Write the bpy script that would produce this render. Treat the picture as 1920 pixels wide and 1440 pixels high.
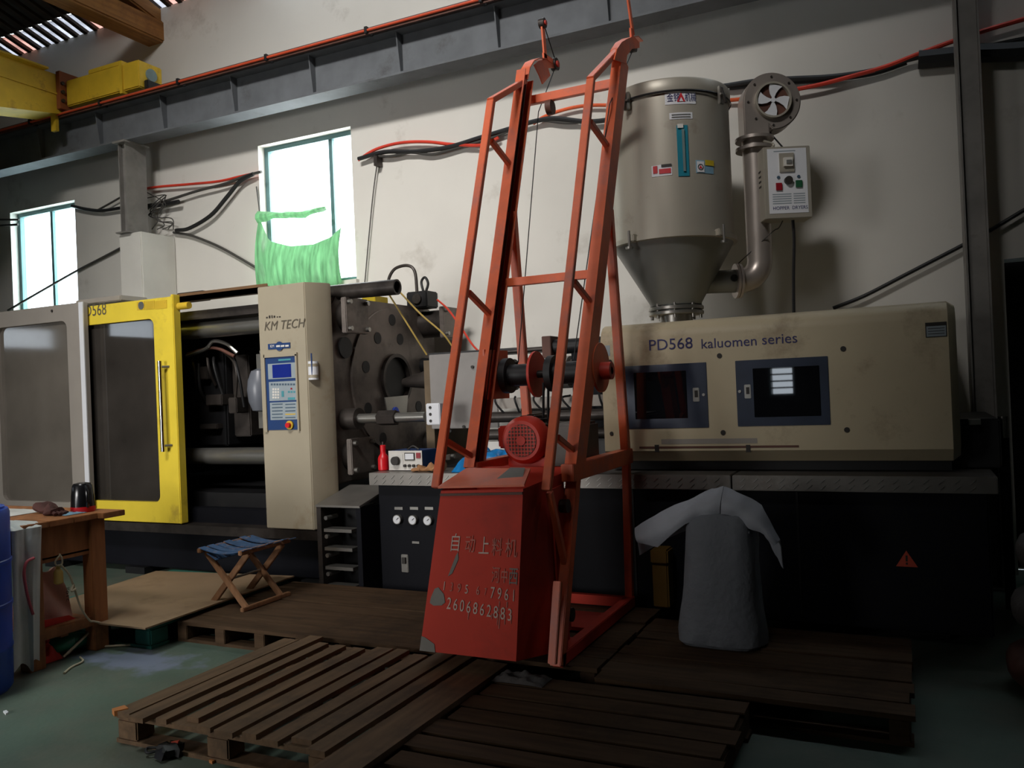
import bpy, bmesh, math, random
from mathutils import Vector, Matrix
random.seed(11)
V = Vector
for o in list(bpy.data.objects):
    bpy.data.objects.remove(o)
SC = bpy.context.scene
COL = SC.collection

# ------------------------------------------------------------------ camera
F, CX, CY, CAMZ = 1553.0, 960.0, 720.0, 1.5
ax = V((3240, 147, 1553)).normalized()                 # world X seen from the camera
up = V((-.042, 1, 0)); up.z = -(ax.x*up.x + ax.y*up.y)/ax.z; up.normalize()
ay = up.cross(ax)
ROT = Matrix((ax, ay, up))
cam_d = bpy.data.cameras.new('camera')
cam_d.sensor_width = 36.0
cam_d.lens = F/1920*36.0
cam_d.clip_end = 200
cam = bpy.data.objects.new('camera', cam_d)
COL.objects.link(cam)
cam.matrix_world = Matrix.Translation((0, 0, CAMZ)) @ ROT.to_4x4()
SC.camera = cam

def P(px, py, x=None, y=None, z=None):
    """point of the room on the plane x=, y= or z= that is seen at this spot of the photo"""
    d = ROT @ V(((px-CX)/F, -(py-CY)/F, -1.0))
    if y is not None: t = y/d.y
    elif z is not None: t = (z-CAMZ)/d.z
    else: t = x/d.x
    return V((0, 0, CAMZ)) + d*t

# ------------------------------------------------------------------ world, lights, exposure
SC.view_settings.view_transform = 'Standard'
SC.view_settings.look = 'None'
SC.view_settings.exposure = 0.0
SC.view_settings.gamma = 1.0
SC.view_settings.use_curve_mapping = False
wd = bpy.data.worlds.new('overcast_sky'); SC.world = wd
wd.use_nodes = True
wd.node_tree.nodes['Background'].inputs[0].default_value = (.80, .90, 1.0, 1)
wd.node_tree.nodes['Background'].inputs[1].default_value = 5.0

def area(name, loc, target, sx, sy, watts, col, spread=180):
    l = bpy.data.lights.new(name, 'AREA'); l.shape = 'RECTANGLE'; l.size = sx; l.size_y = sy
    l.energy = watts; l.color = col; l.spread = math.radians(spread)
    o = bpy.data.objects.new(name, l); COL.objects.link(o)
    o.location = loc
    o.rotation_euler = (V(target)-V(loc)).to_track_quat('-Z', 'Y').to_euler()
    return o
# daylight slanting in through the roof light above and behind the camera
area('main_roof_light_daylight', (-2.75, -1.5, 8.3), (-4.65, 7, 3.4), 3.2, 1.1, 140, (1.0, .965, .935), 60)
# added fill light from the left, before an invented opening in the opposite wall
area('left_fill_light', (-6.0, -3.9, 1.8), (-5.1, 4.0, .8), 2.6, 2.4, 48, (1.0, .98, .96), 60)
# unseen fill light added to brighten the left part of the floor
area('floor_fill_light', (-4.9, 2.2, 7.45), (-4.55, 2.5, 0), 1.6, 1.0, 10, (.92, 1.0, .96), 40)
# sky outside the two windows of the back wall
area('window_daylight_left', (-9.93, 7.24, 3.30), (-9.93, 0, 3.25), 1.3, 1.75, 40, (.70, 1.0, .97), 180)
area('window_daylight_middle', (-5.69, 7.30, 3.50), (-5.69, 0, 3.45), 1.3, 1.62, 50, (.97, 1.0, .93), 180)

# ------------------------------------------------------------------ helpers
W = {}
def lin(c):
    return tuple((v/255/12.92 if v/255 <= .04045 else ((v/255+.055)/1.055)**2.4) for v in c)

MATS = {}
def mat(name, rgb, rough=.6, metal=0., var=.18, scale=5., dirt=None, damt=.4, dscale=2.5, bump=0., bscale=40., stretch=None, emit=0, transl=0, alpha=1, spec=.5):
    """plain procedural paint, metal, wood or cloth with mottling and optional stains"""
    m = bpy.data.materials.new(name); m.use_nodes = True
    nt = m.node_tree; N = nt.nodes; L = nt.links
    b = N['Principled BSDF']
    base = lin(rgb)
    b.inputs['Roughness'].default_value = rough
    b.inputs['Metallic'].default_value = metal
    b.inputs['Specular IOR Level'].default_value = spec
    tc = N.new('ShaderNodeTexCoord')
    mp = N.new('ShaderNodeMapping'); L.new(tc.outputs['Object'], mp.inputs['Vector'])
    if stretch: mp.inputs['Scale'].default_value = stretch
    n1 = N.new('ShaderNodeTexNoise'); n1.inputs['Scale'].default_value = scale; n1.inputs['Detail'].default_value = 6
    L.new(mp.outputs['Vector'], n1.inputs['Vector'])
    r1 = N.new('ShaderNodeValToRGB')
    r1.color_ramp.elements[0].position = .3; r1.color_ramp.elements[1].position = .7
    r1.color_ramp.elements[0].color = (*[max(0, c*(1-var)) for c in base], 1)
    r1.color_ramp.elements[1].color = (*[min(1, c*(1+var*.6)) for c in base], 1)
    L.new(n1.outputs['Fac'], r1.inputs['Fac'])
    col = r1.outputs['Color']
    if dirt:
        n2 = N.new('ShaderNodeTexNoise'); n2.inputs['Scale'].default_value = dscale; n2.inputs['Detail'].default_value = 9
        n2.inputs['Roughness'].default_value = .68
        L.new(tc.outputs['Object'], n2.inputs['Vector'])
        r2 = N.new('ShaderNodeValToRGB')
        r2.color_ramp.elements[0].position = .64-.25*damt; r2.color_ramp.elements[1].position = .82-.12*damt
        r2.color_ramp.elements[0].color = (0, 0, 0, 1); r2.color_ramp.elements[1].color = (1, 1, 1, 1)
        L.new(n2.outputs['Fac'], r2.inputs['Fac'])
        mx = N.new('ShaderNodeMixRGB'); mx.inputs['Color2'].default_value = (*lin(dirt), 1)
        L.new(r2.outputs['Color'], mx.inputs['Fac']); L.new(col, mx.inputs['Color1'])
        col = mx.outputs['Color']
    L.new(col, b.inputs['Base Color'])
    if bump:
        n3 = N.new('ShaderNodeTexNoise'); n3.inputs['Scale'].default_value = bscale; n3.inputs['Detail'].default_value = 4
        L.new(mp.outputs['Vector'], n3.inputs['Vector'])
        bp = N.new('ShaderNodeBump'); bp.inputs['Strength'].default_value = bump; bp.inputs['Distance'].default_value = .01
        L.new(n3.outputs['Fac'], bp.inputs['Height']); L.new(bp.outputs['Normal'], b.inputs['Normal'])
    if emit:
        b.inputs['Emission Color'].default_value = (*base, 1); b.inputs['Emission Strength'].default_value = emit
    if transl:
        t = N.new('ShaderNodeBsdfTranslucent'); L.new(col, t.inputs['Color'])
        ms = N.new('ShaderNodeMixShader'); ms.inputs['Fac'].default_value = transl
        L.new(b.outputs[0], ms.inputs[1]); L.new(t.outputs[0], ms.inputs[2])
        L.new(ms.outputs[0], N['Material Output'].inputs[0])
    if alpha < 1:
        t = N.new('ShaderNodeBsdfTransparent')
        ms = N.new('ShaderNodeMixShader'); ms.inputs['Fac'].default_value = alpha
        old = N['Material Output'].inputs[0].links[0].from_socket
        L.new(t.outputs[0], ms.inputs[1]); L.new(old, ms.inputs[2])
        L.new(ms.outputs[0], N['Material Output'].inputs[0])
    MATS[name] = m
    return m

class MB:
    def __init__(s): s.v = []; s.f = []
    def add(s, vs, fs):
        n = len(s.v); s.v += [V(p) for p in vs]; s.f += [[i+n for i in f] for f in fs]; return s
    def bx(s, x0, x1, y0, y1, z0, z1):
        return s.add([(x0,y0,z0),(x1,y0,z0),(x1,y1,z0),(x0,y1,z0),(x0,y0,z1),(x1,y0,z1),(x1,y1,z1),(x0,y1,z1)],
                     [(0,3,2,1),(4,5,6,7),(0,1,5,4),(1,2,6,5),(2,3,7,6),(3,0,4,7)])
    def ob(s, c, size, M):
        """oriented box: centre, full sizes, 3x3 matrix"""
        c = V(c); h = V(size)/2; vs = []
        for z in (-1, 1):
            for x, y in ((-1,-1),(1,-1),(1,1),(-1,1)): vs.append(c + M @ V((x*h.x, y*h.y, z*h.z)))
        return s.add(vs, [(0,3,2,1),(4,5,6,7),(0,1,5,4),(1,2,6,5),(2,3,7,6),(3,0,4,7)])
    def bar(s, a, b, w, h, side=(1,0,0)):
        """rectangular bar a->b; w measured along side, h across it"""
        a = V(a); b = V(b); d = (b-a); L = d.length; d.normalize()
        x = V(side); x = (x - d*x.dot(d)).normalized(); y = d.cross(x)
        M = Matrix((x, y, d)).transposed()
        return s.ob((a+b)/2, (w, h, L), M)
    def cyl(s, a, b, r, r2=None, n=20, cap=True):
        a = V(a); b = V(b); r2 = r if r2 is None else r2
        d = (b-a).normalized(); x = d.orthogonal().normalized(); y = d.cross(x)
        vs = []
        for p, q in ((a, r), (b, r2)):
            for i in range(n):
                t = 2*math.pi*i/n; vs.append(p + (x*math.cos(t)+y*math.sin(t))*q)
        fs = [(i, (i+1) % n, n+(i+1) % n, n+i) for i in range(n)]
        if cap: fs += [tuple(range(n-1, -1, -1)), tuple(range(n, 2*n))]
        return s.add(vs, fs)
    def ring(s, a, b, r, ri, n=24):
        """hollow cylinder"""
        a = V(a); b = V(b); d = (b-a).normalized(); x = d.orthogonal().normalized(); y = d.cross(x)
        vs = []
        for p, q in ((a, r), (b, r), (b, ri), (a, ri)):
            for i in range(n):
                t = 2*math.pi*i/n; vs.append(p + (x*math.cos(t)+y*math.sin(t))*q)
        fs = []
        for k in range(4):
            k2 = (k+1) % 4
            fs += [(k*n+i, k*n+(i+1) % n, k2*n+(i+1) % n, k2*n+i) for i in range(n)]
        return s.add(vs, fs)
    def lathe(s, prof, c, n=48, cap=True):
        c = V(c); vs = []; m = len(prof)
        for r, z in prof:
            for i in range(n):
                t = 2*math.pi*i/n; vs.append(c + V((r*math.cos(t), r*math.sin(t), z)))
        fs = []
        for k in range(m-1):
            fs += [(k*n+i, k*n+(i+1) % n, (k+1)*n+(i+1) % n, (k+1)*n+i) for i in range(n)]
        if cap: fs += [tuple(range(n-1, -1, -1)), tuple(range((m-1)*n, m*n))]
        return s.add(vs, fs)
    def tube(s, pts, r, n=8, sub=6):
        pts = [V(p) for p in pts]
        if sub > 1 and len(pts) > 2:
            q = []; e = [pts[0]*2-pts[1]] + pts + [pts[-1]*2-pts[-2]]
            for i in range(1, len(e)-2):
                for k in range(sub):
                    t = k/sub
                    q.append(.5*((2*e[i]) + (-e[i-1]+e[i+1])*t + (2*e[i-1]-5*e[i]+4*e[i+1]-e[i+2])*t*t + (-e[i-1]+3*e[i]-3*e[i+1]+e[i+2])*t**3))
            q.append(pts[-1]); pts = q
        m = len(pts); vs = []; x = None
        for i, p in enumerate(pts):
            d = (pts[min(i+1, m-1)]-pts[max(i-1, 0)]).normalized()
            x = d.orthogonal().normalized() if x is None else (x - d*x.dot(d)).normalized()
            y = d.cross(x)
            for k in range(n):
                t = 2*math.pi*k/n; vs.append(p + (x*math.cos(t)+y*math.sin(t))*r)
        fs = [(i*n+k, i*n+(k+1) % n, (i+1)*n+(k+1) % n, (i+1)*n+k) for i in range(m-1) for k in range(n)]
        fs += [tuple(range(n-1, -1, -1)), tuple(range((m-1)*n, m*n))]
        return s.add(vs, fs)
    def prism(s, poly, off):
        n = len(poly); off = V(off); vs = [V(p) for p in poly] + [V(p)+off for p in poly]
        fs = [tuple(range(n-1, -1, -1)), tuple(range(n, 2*n))] + [(i, (i+1) % n, n+(i+1) % n, n+i) for i in range(n)]
        return s.add(vs, fs)
    def sheet(s, rows, thick=0):
        """grid of points given as rows"""
        m = len(rows); n = len(rows[0])
        return s.add([p for r in rows for p in r], [(i*n+k, i*n+k+1, (i+1)*n+k+1, (i+1)*n+k) for i in range(m-1) for k in range(n-1)])
    def build(s, name, m, parent=None, origin=None, smooth=False, bevel=0, solid=0, kind=None):
        me = bpy.data.meshes.new(name)
        org = W[parent] if parent is not None else V(origin or (0, 0, 0))
        me.from_pydata([v-org for v in s.v], [], s.f)
        bm = bmesh.new(); bm.from_mesh(me)
        if solid:
            bmesh.ops.recalc_face_normals(bm, faces=bm.faces)
            bmesh.ops.solidify(bm, geom=bm.faces[:], thickness=solid)
        bmesh.ops.recalc_face_normals(bm, faces=bm.faces)
        if bevel:
            bmesh.ops.bevel(bm, geom=[e for e in bm.edges if len(e.link_faces) == 2 and e.calc_face_angle(0) > .5], offset=bevel, segments=2, affect='EDGES', clamp_overlap=True)
        bm.to_mesh(me); bm.free()
        if smooth or bevel:
            me.polygons.foreach_set('use_smooth', [True]*len(me.polygons)); me.set_sharp_from_angle(angle=math.radians(40))
        me.materials.append(m if not isinstance(m, str) else MATS[m])
        o = bpy.data.objects.new(name, me); COL.objects.link(o)
        if parent is not None:
            o.parent = parent; W[o] = W[parent]
        else:
            o.location = org; W[o] = org
        if kind: o['kind'] = kind
        return o

def thing(name, label, cat, loc, group=None):
    o = bpy.data.objects.new(name, None); COL.objects.link(o); o.empty_display_size = .1
    o.location = loc; W[o] = V(loc); o['label'] = label; o['category'] = cat
    if group: o['group'] = group
    return o
def tag(o, label, cat, group=None):
    o['label'] = label; o['category'] = cat
    if group: o['group'] = group
    return o
def struct(o, label=None):
    o['kind'] = 'structure'
    if label: o['label'] = label
    return o
def box(name, m, parent, x0, x1, y0, y1, z0, z1, bevel=0):
    return MB().bx(x0, x1, y0, y1, z0, z1).build(name, m, parent, bevel=bevel)

def text(s, size, m, parent, place, name='lettering', shear=0, align='LEFT', sx=1.0, mirror=False):
    """flat lettering; place(u, v) maps the text plane (metres) to the room"""
    cu = bpy.data.curves.new(name, 'FONT'); cu.body = s; cu.size = size; cu.align_x = align; cu.resolution_u = 3
    cu.shear = shear
    ob = bpy.data.objects.new('tmp_text', cu); COL.objects.link(ob)
    bpy.context.view_layer.update()
    dg = bpy.context.evaluated_depsgraph_get()
    me = bpy.data.meshes.new_from_object(ob.evaluated_get(dg))
    bpy.data.objects.remove(ob); bpy.data.curves.remove(cu)
    bm = bmesh.new(); bm.from_mesh(me)
    org = W[parent]
    for v in bm.verts: v.co = place(v.co.x*sx, v.co.y) - org
    bm.to_mesh(me); bm.free()
    me.materials.clear(); me.materials.append(MATS[m])
    me.name = name
    o = bpy.data.objects.new(name, me); COL.objects.link(o); o.parent = parent; W[o] = W[parent]
    return o
def plane_place(o, xd=(1,0,0), yd=(0,0,1)):
    o = V(o); xd = V(xd).normalized(); yd = V(yd).normalized()
    return lambda u, v: o + xd*u + yd*v

# ------------------------------------------------------------------ materials
mat('plaster', (214, 211, 203), .92, var=.05, scale=1.3, dirt=(176, 170, 160), damt=.18, dscale=1.6, bump=.12, bscale=9)
mat('pier_plaster', (214, 212, 204), .9, var=.06, scale=3, bump=.2, bscale=20)
mat('floor_green', (90, 108, 95), .55, var=.22, scale=2.2, dirt=(112, 112, 100), damt=.75, dscale=1.4, bump=.15, bscale=30)
mat('dark_wall', (70, 66, 60), .95)
mat('roof_board', (38, 30, 24), .9)
mat('rafter_wood', (52, 40, 30), .85, stretch=(6, .6, 6))
mat('roof_tile', (206, 204, 206), .8, var=.3, scale=9, transl=.75)
mat('roof_tile_pink', (222, 190, 180), .8, var=.3, scale=9, transl=.75)
mat('roof_tile_dark', (60, 54, 52), .9)
mat('timber', (150, 104, 52), .75, var=.35, scale=3, stretch=(8, .5, 8), dirt=(96, 62, 34), damt=.4)
mat('beam_grey', (104, 108, 112), .75, 0., var=.2, dirt=(66, 66, 66), damt=.35)
mat('column_grey', (134, 131, 126), .5, 0., var=.25, dirt=(70, 64, 58), damt=.4)
mat('crane_yellow', (214, 178, 46), .55, var=.16, dirt=(140, 104, 40), damt=.28, dscale=5)
mat('crane_red', (150, 84, 46), .6)
mat('conductor_orange', (214, 84, 50), .4, var=.12)
mat('black_rubber', (22, 22, 23), .55, var=.2)
mat('cable_grey', (66, 64, 60), .6)
mat('cable_red', (212, 62, 42), .45)
mat('cable_orange', (228, 96, 48), .45)
mat('wire_yellow', (206, 176, 96), .5)
mat('feeder_orange', (234, 110, 66), .45, var=.14, scale=7, dirt=(178, 108, 96), damt=.6, dscale=3)
mat('feeder_red', (206, 56, 34), .7, var=.12, scale=3, dirt=(166, 50, 34), damt=.45, dscale=2)
mat('feeder_inner', (98, 62, 50), .6, var=.3)
mat('bare_patch', (128, 124, 116), .6)
mat('motor_red', (204, 58, 42), .5, var=.15)
mat('steel_dark', (74, 68, 64), .42, .55, var=.35, dirt=(36, 33, 32), damt=.5, dscale=4)
mat('platen', (122, 113, 106), .45, .45, var=.35, scale=3, dirt=(48, 44, 44), damt=.55, dscale=2.2)
mat('chrome', (200, 198, 194), .16, 1.0, var=.08)
mat('steel', (168, 166, 160), .32, .85, var=.12)
mat('grease_black', (20, 20, 22), .5, .1, var=.4, dirt=(44, 40, 38), damt=.35)
mat('bed_navy', (17, 18, 24), .6, 0., var=.2, dirt=(12, 12, 15), damt=.4, spec=.15)
mat('machine_beige', (166, 156, 134), .5, var=.06, scale=3, dirt=(138, 118, 88), damt=.32, dscale=2.4)
mat('hood_beige', (198, 184, 152), .52, var=.07, scale=3, dirt=(122, 98, 70), damt=.34, dscale=2.0)
mat('guard_grey', (152, 145, 136), .5, var=.06, dirt=(150, 142, 128), damt=.3)
mat('door_yellow', (232, 206, 62), .45, var=.07, dirt=(170, 140, 56), damt=.3, dscale=3)
mat('acrylic', (58, 54, 50), .035, var=.3, scale=2, spec=.7)
mat('acrylic_pale', (106, 100, 92), .07, var=.2, scale=2, spec=.6)
mat('window_navy', (52, 60, 78), .28, .2, var=.2)
mat('dark_glass', (16, 17, 22), .02, spec=.9)
mat('ink_navy', (52, 52, 106), .6)
mat('ink_black', (46, 42, 38), .6)
mat('ink_worn', (92, 84, 70), .6)
mat('sack_dark', (84, 80, 78), .7, bump=.5)
mat('ink_white', (226, 222, 214), .7)
mat('paint_white', (214, 190, 176), .7, dirt=(190, 110, 90), damt=.45, dscale=14)
mat('paint_faint', (198, 128, 114), .7, dirt=(190, 70, 46), damt=.7, dscale=20)
mat('panel_blue', (26, 60, 112), .4, var=.1)
mat('screen_blue', (28, 44, 128), .2, emit=.12)
mat('key_grey', (150, 162, 168), .5, var=.08)
mat('key_teal', (70, 150, 160), .5)
mat('key_white', (214, 210, 202), .5)
mat('key_dark', (70, 92, 110), .5)
mat('red_plastic', (214, 26, 36), .35, var=.08)
mat('blue_plastic', (22, 72, 176), .4, var=.12)
mat('sheet_blue', (24, 128, 196), .35, var=.3, scale=14, bump=.6, bscale=18)
mat('dryer_grey', (176, 170, 156), .42, .25, var=.06, scale=2, dirt=(140, 124, 108), damt=.2)
mat('dryer_cone', (134, 136, 132), .38, .35, var=.08)
mat('duct_silver', (178, 168, 160), .34, .55, var=.12)
mat('white_print', (226, 228, 232), .5, var=.04)
mat('sticker_red', (206, 40, 50), .5)
mat('sticker_blue', (130, 168, 190), .5)
mat('sticker_yellow', (196, 172, 40), .5)
mat('gauge_teal', (44, 132, 152), .25, var=.12)
mat('gauge_glass', (120, 140, 140), .15)
mat('button_green', (38, 92, 62), .4)
mat('button_red', (150, 26, 40), .4)
mat('diamond_plate', (138, 134, 128), .4, .6, var=.2, dirt=(84, 76, 66), damt=.4)
mat('pallet_wood', (84, 65, 48), .8, var=.32, scale=4, stretch=(.7, 7, 7), dirt=(58, 46, 36), damt=.5, dscale=3, spec=.15)
mat('pallet_wood_y', (116, 90, 64), .8, var=.32, scale=4, stretch=(7, .7, 7), dirt=(72, 58, 44), damt=.5, dscale=3)
mat('fresh_wood', (206, 132, 74), .7)
mat('table_wood', (164, 106, 62), .7, var=.3, scale=4, stretch=(6, 6, .8), dirt=(84, 54, 34), damt=.45)
mat('stool_wood', (150, 108, 74), .7, var=.25, stretch=(6, 6, 1))
mat('stool_cloth', (60, 92, 130), .85, var=.3, scale=20, dirt=(170, 140, 120), damt=.4, dscale=18)
mat('plywood', (150, 124, 96), .7, var=.16, scale=2, dirt=(112, 88, 66), damt=.4)
mat('pallet_green', (38, 112, 100), .5, var=.2, dirt=(24, 66, 60), damt=.4)
mat('sack_shade_grey', (112, 116, 122), .7, var=.12, scale=5, bump=.8, bscale=26)  # sack body darkened in its colour to stand in for shade; flaps stay lighter
mat('flap_white', (166, 170, 178), .6, var=.14, scale=5, bump=.5, bscale=14)
mat('sheet_white', (206, 208, 204), .55, var=.14, scale=5, bump=.6, bscale=14)
mat('bag_pink', (226, 176, 160), .5, var=.2, scale=6)
mat('bag_red', (214, 58, 48), .45)
mat('green_plastic', (30, 120, 92), .4, var=.2)
mat('net_green', (104, 160, 112), .4, var=.4, scale=9, stretch=(3, 1, .5), transl=.24)
mat('frame_teal', (92, 128, 130), .5)
mat('sky_block_glass', (60, 58, 52), .4, alpha=.97)  # nearly opaque, added to hold back sky light at the opening
mat('glass', (225, 240, 240), .05, alpha=.12)
mat('rope', (196, 184, 156), .8)
mat('tan_cloth', (176, 128, 86), .85)
mat('brown_cloth', (74, 40, 34), .85, bump=.5, bscale=60)
mat('cup_black', (20, 20, 22), .22)
mat('paper', (214, 212, 206), .8, var=.1)
mat('white_part', (104, 108, 116), .35)
mat('guard_dull', (136, 132, 128), .5, .15, var=.12, dirt=(96, 92, 88), damt=.4)
mat('dull_tan', (104, 88, 66), .7, var=.3)
mat('tape_blue', (40, 80, 220), .4)
mat('yellow_box', (112, 84, 28), .6)
mat('warn_orange', (196, 72, 48), .6)
mat('rag_grey', (84, 80, 78), .9, bump=.6, bscale=30)
mat('track_brown', (112, 82, 52), .6)
mat('print_red', (190, 84, 94), .6)

# ------------------------------------------------------------------ the building
YW = 7.0
w1 = (-10.56, -9.30, 2.45, 4.10)
w2 = (-6.31, -5.07, 2.70, 4.28)
d1 = (.66, 2.3, 0, 2.30)
mb = MB()
XS = [-14, w1[0], w1[1], w2[0], w2[1], d1[0], d1[1], 4]
def col(i, holes):
    x0, x1 = XS[i], XS[i+1]; z = 0
    for a, b in holes + [(6.12, None)]:
        if a > z: mb.bx(x0, x1, YW, YW+.25, z, a)
        z = b
for i in range(7):
    col(i, [(w1[2], w1[3])] if i == 1 else [(w2[2], w2[3])] if i == 3 else [(d1[2], d1[3])] if i == 5 else [])
mb.f = [f for f in mb.f]
struct(mb.build('wall_back', 'plaster'), 'white plastered factory wall behind the machine')
struct(MB().bx(-14, 4, -4.2, 7.2, -.15, 0).build('floor', 'floor_green'), 'worn green painted concrete floor')
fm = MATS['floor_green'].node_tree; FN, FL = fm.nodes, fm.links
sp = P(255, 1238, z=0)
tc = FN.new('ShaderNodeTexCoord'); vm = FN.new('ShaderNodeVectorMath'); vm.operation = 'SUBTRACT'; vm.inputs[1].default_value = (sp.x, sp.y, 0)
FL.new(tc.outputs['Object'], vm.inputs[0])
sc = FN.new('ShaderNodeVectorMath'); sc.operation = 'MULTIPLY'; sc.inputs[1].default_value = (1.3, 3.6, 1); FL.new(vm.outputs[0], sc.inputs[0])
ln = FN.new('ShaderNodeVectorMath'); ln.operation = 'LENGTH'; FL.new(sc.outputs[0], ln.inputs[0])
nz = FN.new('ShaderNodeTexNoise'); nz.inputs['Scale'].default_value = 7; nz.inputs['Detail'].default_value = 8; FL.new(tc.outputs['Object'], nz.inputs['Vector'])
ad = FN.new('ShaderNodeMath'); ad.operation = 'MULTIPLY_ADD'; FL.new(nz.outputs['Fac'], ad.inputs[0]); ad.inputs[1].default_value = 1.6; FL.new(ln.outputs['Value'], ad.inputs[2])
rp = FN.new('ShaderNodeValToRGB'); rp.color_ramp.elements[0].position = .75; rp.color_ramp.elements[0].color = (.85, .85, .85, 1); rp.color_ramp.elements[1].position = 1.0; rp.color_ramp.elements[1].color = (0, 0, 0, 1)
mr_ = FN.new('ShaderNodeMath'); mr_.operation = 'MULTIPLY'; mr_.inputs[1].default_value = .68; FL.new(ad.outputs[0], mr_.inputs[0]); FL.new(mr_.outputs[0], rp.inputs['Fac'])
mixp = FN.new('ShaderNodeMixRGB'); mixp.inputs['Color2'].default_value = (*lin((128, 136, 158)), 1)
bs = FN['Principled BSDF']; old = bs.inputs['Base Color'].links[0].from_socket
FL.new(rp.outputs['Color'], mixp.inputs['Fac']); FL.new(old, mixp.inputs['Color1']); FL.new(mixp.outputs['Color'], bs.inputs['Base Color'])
# opposite wall with gateway and the small barred window
mb = MB()
Y0, Y1 = -4.2, -4.0
mb.bx(-14, -7.4, Y0, Y1, 0, 10); mb.bx(-7.4, -4.6, Y0, Y1, 3.2, 10)
mb.bx(-4.6, -2.06, Y0, Y1, 0, 10); mb.bx(-2.06, -1.7, Y0, Y1, 0, 1.24); mb.bx(-2.06, -1.7, Y0, Y1, 1.80, 6.3)
mb.bx(-1.7, 4, Y0, Y1, 0, 6.3); mb.bx(-2.06, 4, Y0, Y1, 6.3, 10)
struct(mb.build('wall_front', 'dark_wall'))
wl = MB().bx(-14.2, -14, -4.2, -2.1, 0, 10).bx(-14.2, -14, -.9, .05, 0, 10).bx(-14.2, -14, 1.4, 7.2, 0, 10)
wl.bx(-14.2, -14, -2.1, -.9, 0, 2.88).bx(-14.2, -14, -2.1, -.9, 3.25, 10).bx(-14.2, -14, .05, 1.4, 0, 2.6).bx(-14.2, -14, .05, 1.4, 2.95, 10)
struct(wl.build('wall_left', 'dark_wall'))
struct(MB().bx(4, 4.2, -4.2, 7.2, 0, 10).build('wall_right', 'dark_wall'))
bw = struct(MB().bx(-2.08, -1.68, -4.02, -3.94, 1.22, 1.25).bx(-2.08, -1.68, -4.02, -3.94, 1.79, 1.82).bx(-2.08, -2.05, -4.02, -3.94, 1.25, 1.79).bx(-1.71, -1.68, -4.02, -3.94, 1.25, 1.79).build('window_3', 'frame_teal'))
for k in range(4):
    z = 1.35 + k*.11
    MB().bx(-2.06, -1.70, -3.95, -3.93, z-.013, z+.013).build('window_bar', 'black_rubber', bw)
# main roof light frame, strip windows, added sky-blocking pane and fill light frame
struct(MB().bx(-4.4, -1.0, -2.1, -2.05, 8.3, 8.85).bx(-4.4, -1.0, -.95, -.90, 8.2, 8.6).bx(-4.4, -4.35, -2.1, -.9, 8.3, 8.7).bx(-1.05, -1.0, -2.1, -.9, 8.3, 8.7).build('window_4', 'frame_teal'), 'roof light frame behind the camera')
struct(MB().bx(-14.12, -14.10, -2.1, -.9, 2.88, 3.25).bx(-14.12, -14.10, .05, 1.4, 2.6, 2.95).build('window_5', 'glass'))
struct(MB().bx(-7.4, -4.6, -4.12, -4.10, 0, 3.2).build('sky_block_panel', 'sky_block_glass'))  # unseen dark pane added to keep the sky from flooding the room
struct(MB().bx(-5.75, -4.05, 1.65, 1.70, 7.4, 7.62).bx(-5.75, -4.05, 2.70, 2.75, 7.4, 7.62).bx(-5.75, -5.70, 1.65, 2.75, 7.4, 7.62).bx(-4.10, -4.05, 1.65, 2.75, 7.4, 7.62).build('fill_light_frame', 'frame_teal'), 'frame added around the unseen fill light above the left floor')  # added under the slab only to dress the floor fill light
# doorway recess
struct(MB().bx(d1[0], d1[1], YW+.25, 9, -.01, 0).bx(d1[0]-.1, d1[0], YW+.25, 9, 0, 2.4).bx(d1[1], d1[1]+.1, YW+.25, 9, 0, 2.4).bx(d1[0], d1[1], 9, 9.1, 0, 2.4).bx(d1[0]-.1, d1[1]+.1, YW+.25, 9.1, 2.3, 2.4).build('door_1', 'dark_wall'), 'black open doorway at the right end of the wall')

# windows of the back wall
def window(name, w, bars, label):
    x0, x1, z0, z1 = w; t = .05
    o = struct(MB().bx(x0, x0+t, 7.10, 7.16, z0, z1).bx(x1-t, x1, 7.10, 7.16, z0, z1).bx(x0+t, x1-t, 7.10, 7.16, z1-t, z1).bx(x0+t, x1-t, 7.10, 7.16, z0, z0+t).build(name, 'frame_teal'), label)
    for b in bars: MB().bx(b-.022, b+.022, 7.11, 7.15, z0+t, z1-t).build('mullion', 'frame_teal', o)
    e = [x0+t] + bars + [x1-t]
    for a, b in zip(e, e[1:]): MB().bx(a+.01, b-.01, 7.125, 7.13, z0+t, z1-t).build('pane', 'glass', o)
    MB().bx(x0-.03, x1+.03, 6.95, 7.12, z0-.04, z0).build('sill', 'plaster', o)
    return o
window('window_1', w1, [-9.90], 'blown-out window with teal frame at the far left')
window('window_2', w2, [-5.42], 'bright window half covered by green netting')

# roof: slab, rafters, eave tiles
def roof_z(y): return 6.10 + (7.0-y)*.31
o = MB().add([(-14.2, 6.7, roof_z(6.7)+.12), (4.2, 6.7, roof_z(6.7)+.12), (4.2, -4.3, roof_z(-4.3)+.12), (-14.2, -4.3, roof_z(-4.3)+.12),
              (-14.2, 6.7, roof_z(6.7)+.22), (4.2, 6.7, roof_z(6.7)+.22), (4.2, -4.3, roof_z(-4.3)+.22), (-14.2, -4.3, roof_z(-4.3)+.22)],
             [(0,1,2,3),(7,6,5,4),(0,4,5,1),(1,5,6,2),(2,6,7,3),(3,7,4,0)]).build('ceiling', 'roof_board')
ceiling = struct(o, 'dark tiled roof on closely set rafters')
RS = .178
nr = 34
mr = None
for i in range(nr):
    x = -12.0 + i*RS
    mbr = MB().bar((x, 7.35, roof_z(7.35)+.03), (x, 3.2, roof_z(3.2)+.03), .06, .045)
    mbr.build('rafter', 'rafter_wood', ceiling)
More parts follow.
